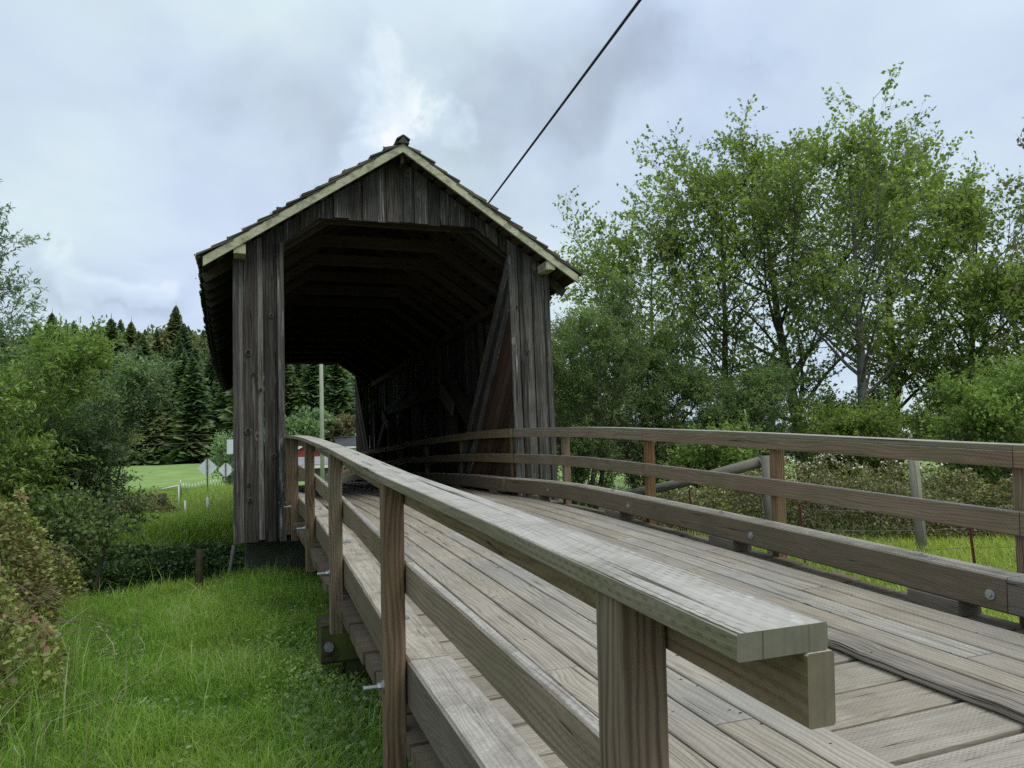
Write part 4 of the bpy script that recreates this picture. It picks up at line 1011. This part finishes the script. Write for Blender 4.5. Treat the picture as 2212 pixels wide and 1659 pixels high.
# far tree belt on the right
n = 26000; x = RG.uniform(95, 420, n); clump = np.array([noise.noise(Vector((a*.06, 0, 0))) for a in x]); hh = 8+6*clump
y_ = 250-.42*x+RG.normal(0, 7, n); P = np.stack([x, y_, -1.6+RG.random(n)**.8*hh], 1)
fast_mesh('treeline', leaves_geo(P, RG.normal(size=(n, 3)), 2.2, 1.6), 4, 'far_leaf', None, None, 'stuff')

# lawn and grass
def scatter(n, x0, x1, y0, y1, keep=None):
    x = RG.uniform(x0, x1, n); y = RG.uniform(y0, y1, n)
    if keep is not None:
        k = keep(x, y); x, y = x[k], y[k]
    return np.stack([x, y, hgt(x, y)-.01], 1)
P = scatter(160000, -4.5, 1.3, -7.6, 2.2, lambda x, y: (RG.random(len(x)) < np.clip(1.25-(y+7.6)*.08, .3, 1)*np.clip((1.25-x)*1.4, 0, 1)))
Nn = np.array([noise.noise(Vector((p[0]*1.1, p[1]*1.1, 0)))+.6*noise.noise(Vector((p[0]*4.5, p[1]*4.5, 2))) for p in P])
Hn = np.clip(.17+.15*Nn, .06, .4)*np.where(RG.random(len(P)) < .04, 1.7, 1)
blades('lawn_grass', P, Hn, .0068, 'grass_blade', .6, U=np.clip(RG.random(len(P))*.7+.15+.45*Nn, 0, 1))
k = RG.random(len(P)) < .035; Q = P[k]+np.array([0, 0, .06]); Q = np.repeat(Q, 4, 0)+RG.normal(0, .02, (k.sum()*4, 3))
Q2 = scatter(1500, -4.2, .7, -7.4, 1.0); Q2 = Q2[np.array([noise.noise(Vector((p[0]*.8, p[1]*.8, 9))) > .05 for p in Q2])]
blades('dead_thatch', Q2, .16, .006, 'dry_blade', 1.6)
fast_mesh('lawn_weeds', leaves_geo(Q, RG.normal(size=Q.shape)*np.array([1, 1, .3]), .045, .03, 2), 4, 'willow_leaf', None, None, 'stuff')
P = scatter(42000, -9, 1.2, 12.0, 34, lambda x, y: RG.random(len(x)) < 1.3-(y-12)/30); blades('bank_grass', P, .42, .022, 'field_blade', .4)
P = scatter(16000, -9, 4, 11.4, 15.5); blades('bank_green_grass', P, .38, .02, 'grass_blade', .5)
P = scatter(46000, 4.7, 13, -9, 1.2, None); blades('right_grass', P, .20, .011, 'sunny_blade', .6)
P = scatter(5200, -2.6, -.95, -7.6, -3.6, lambda x, y: RG.random(len(x)) < np.clip((-.75-x)*1.1, 0, 1)); blades('tall_grass', P, .48, .008, 'grass_blade', .5)
P = scatter(260, -2.4, -.7, -7.4, -3.2); blades('dry_grass', P, .62, .009, 'dry_blade', .8)
P = scatter(2600, 4.5, 8, -4, 3); blades('verge_grass', P, .5, .01, 'field_blade', .5)
# bramble mounds
def mound(name, label, cat, cx, cy, rx, ry, H, n, mat, leafL, leafW, ang=0, ncane=60, z0=None, kind=None, flowers=0, canem='cane', fmin=.0):
    r = empty(name, (cx, cy, hz(cx, cy)), label, cat)
    if kind: r['kind'] = kind
    z0 = hz(cx, cy) if z0 is None else z0
    a = RG.uniform(0, 2*PI, n); rr = np.sqrt(RG.uniform(fmin, 1, n)); u_, v_ = rr*np.cos(a), rr*np.sin(a)
    nz = np.array([noise.noise(Vector((p*2.2+cx, q*2.2+cy, 0))) for p, q in zip(u_, v_)])
    nz2 = np.array([noise.noise(Vector((p*9+cy, q*9+cx, 3))) for p, q in zip(u_, v_)])
    ztop = H*(np.clip(1-rr**2.4, 0, 1)**.55)*(1+.45*nz+.35*nz2)
    zz = ztop*(1-RG.random(n)**2.2*.75)
    ca, sa = math.cos(ang), math.sin(ang)
    X = cx+u_*rx*ca-v_*ry*sa; Y = cy+u_*rx*sa+v_*ry*ca
    P = np.stack([X, Y, z0+zz], 1); Dd = RG.normal(size=(n, 3))*.7+np.stack([u_, v_, np.full(n, .1)], 1)
    U = np.clip(.42+.5*nz+.3*nz2+RG.normal(0, .2, n), 0, 1)
    fast_mesh('leaves', leaves_geo(P, Dd, leafL, leafW, 1.2), 4, mat, r, U, origin=(cx, cy, z0))
    cs = []
    for k in range(ncane):
        a_ = random.uniform(0, 2*PI); q = random.random()**.5; x0, y0 = cx+q*math.cos(a_)*rx*ca-q*math.sin(a_)*ry*sa, cy+q*math.cos(a_)*rx*sa+q*math.sin(a_)*ry*ca
        d = Vector((random.gauss(0, 1), random.gauss(0, 1), 0)).normalized(); L = random.uniform(.3, .9); h_ = H*random.uniform(.5, 1.05)*(1-q**2*.8)
        cs.append(([Vector((x0, y0, z0+.02))+d*L*t+Vector((0, 0, h_*4*t*(1-t*.75)*.75)) for t in (0, .25, .5, .75, 1)], .005, 3))
    tubes('canes', cs, canem, r, kind='stuff')
    if flowers:
        k = np.argsort(-(P[:, 2]+RG.normal(0, .25, n)))[:flowers]; fp = P[k]+np.array([0, 0, .03])
        fast_mesh('flowers', leaves_geo(np.repeat(fp, 3, 0), RG.normal(size=(flowers*3, 3)), .035, .03, 2), 4, 'flower', r, kind='stuff', origin=(cx, cy, z0))
    return r
mound('bramble_thicket', 'dense bramble thicket with green and red leaves at the left edge', 'brambles', -3.4, -1.3, 1.55, 2.6, 1.85, 46000, 'bramble_leaf', .056, .043, ncane=150, flowers=40)
mound('bramble_thicket', 'lower trailing bramble clump with yellow-green leaves above the lawn edge', 'brambles', -2.55, -3.2, .85, 1.5, 1.0, 12000, 'bramble_leaf', .05, .038, ncane=90)
mound('bramble_thicket', 'bramble clump with leafy tips between the thicket and the creek', 'brambles', -3.0, 1.6, 1.2, 1.2, 1.5, 16000, 'bramble_leaf', .055, .043, ncane=80)
mound('weed_patch', 'broad-leaved weeds growing against the foot of the ramp', 'weeds', .50, -3.6, .42, 2.4, .17, 6500, 'bright_leaf', .035, .024, ncane=10)
mound('weed_patch', 'trailing weeds below the nearest rail post', 'weeds', .62, -6.3, .42, 2.2, .12, 4200, 'willow_leaf', .045, .03, ncane=8)
mound('ivy_bank', 'dark ivy covering the far creek bank beside the bridge', 'ivy', -2.2, 11.2, 3.6, 2.0, .75, 30000, 'ivy_leaf', .10, .08, ncane=40, z0=-2.75)
mound('ivy_bank', 'dark ivy hanging over the near creek bank behind the stake', 'ivy', -1.4, 2.7, 1.9, .9, .45, 8000, 'ivy_leaf', .06, .05, ncane=30, z0=-2.6)
mound('bramble_thicket', 'tangle of yellow-green climbers round the thick brown post', 'brambles', -3.6, 18.0, 1.9, 1.0, .85, 9000, 'hedge_leaf', .09, .07, ncane=30)
mound('bramble_hedge', 'long bramble hedge with white flowers and dead stems behind the right rail', 'hedge', 9.9, .35, 3.3, 1.25, 1.15, 34000, 'hedge_leaf', .06, .04, ang=-.62, ncane=420, flowers=260)
mound('bramble_hedge', 'bramble hedge continuing right to the picture edge', 'hedge', 12.9, -2.3, 1.9, 1.3, 1.05, 16000, 'hedge_leaf', .06, .045, ang=-.6, ncane=160, flowers=90)
mound('bramble_thicket', 'yellow-green bramble shoots beside the farthest red stake', 'brambles', 7.3, 1.1, 1.3, .8, .8, 9000, 'hedge_leaf', .06, .045, ncane=60, flowers=30)
mound('bramble_thicket', 'loose leafy bramble sprays rising from the tall grass at the lower left', 'brambles', -1.75, -4.5, .62, 1.3, .62, 3200, 'bramble_leaf', .055, .042, ncane=40)
SC.cycles.use_denoising = False
SC.cycles.adaptive_threshold = .006
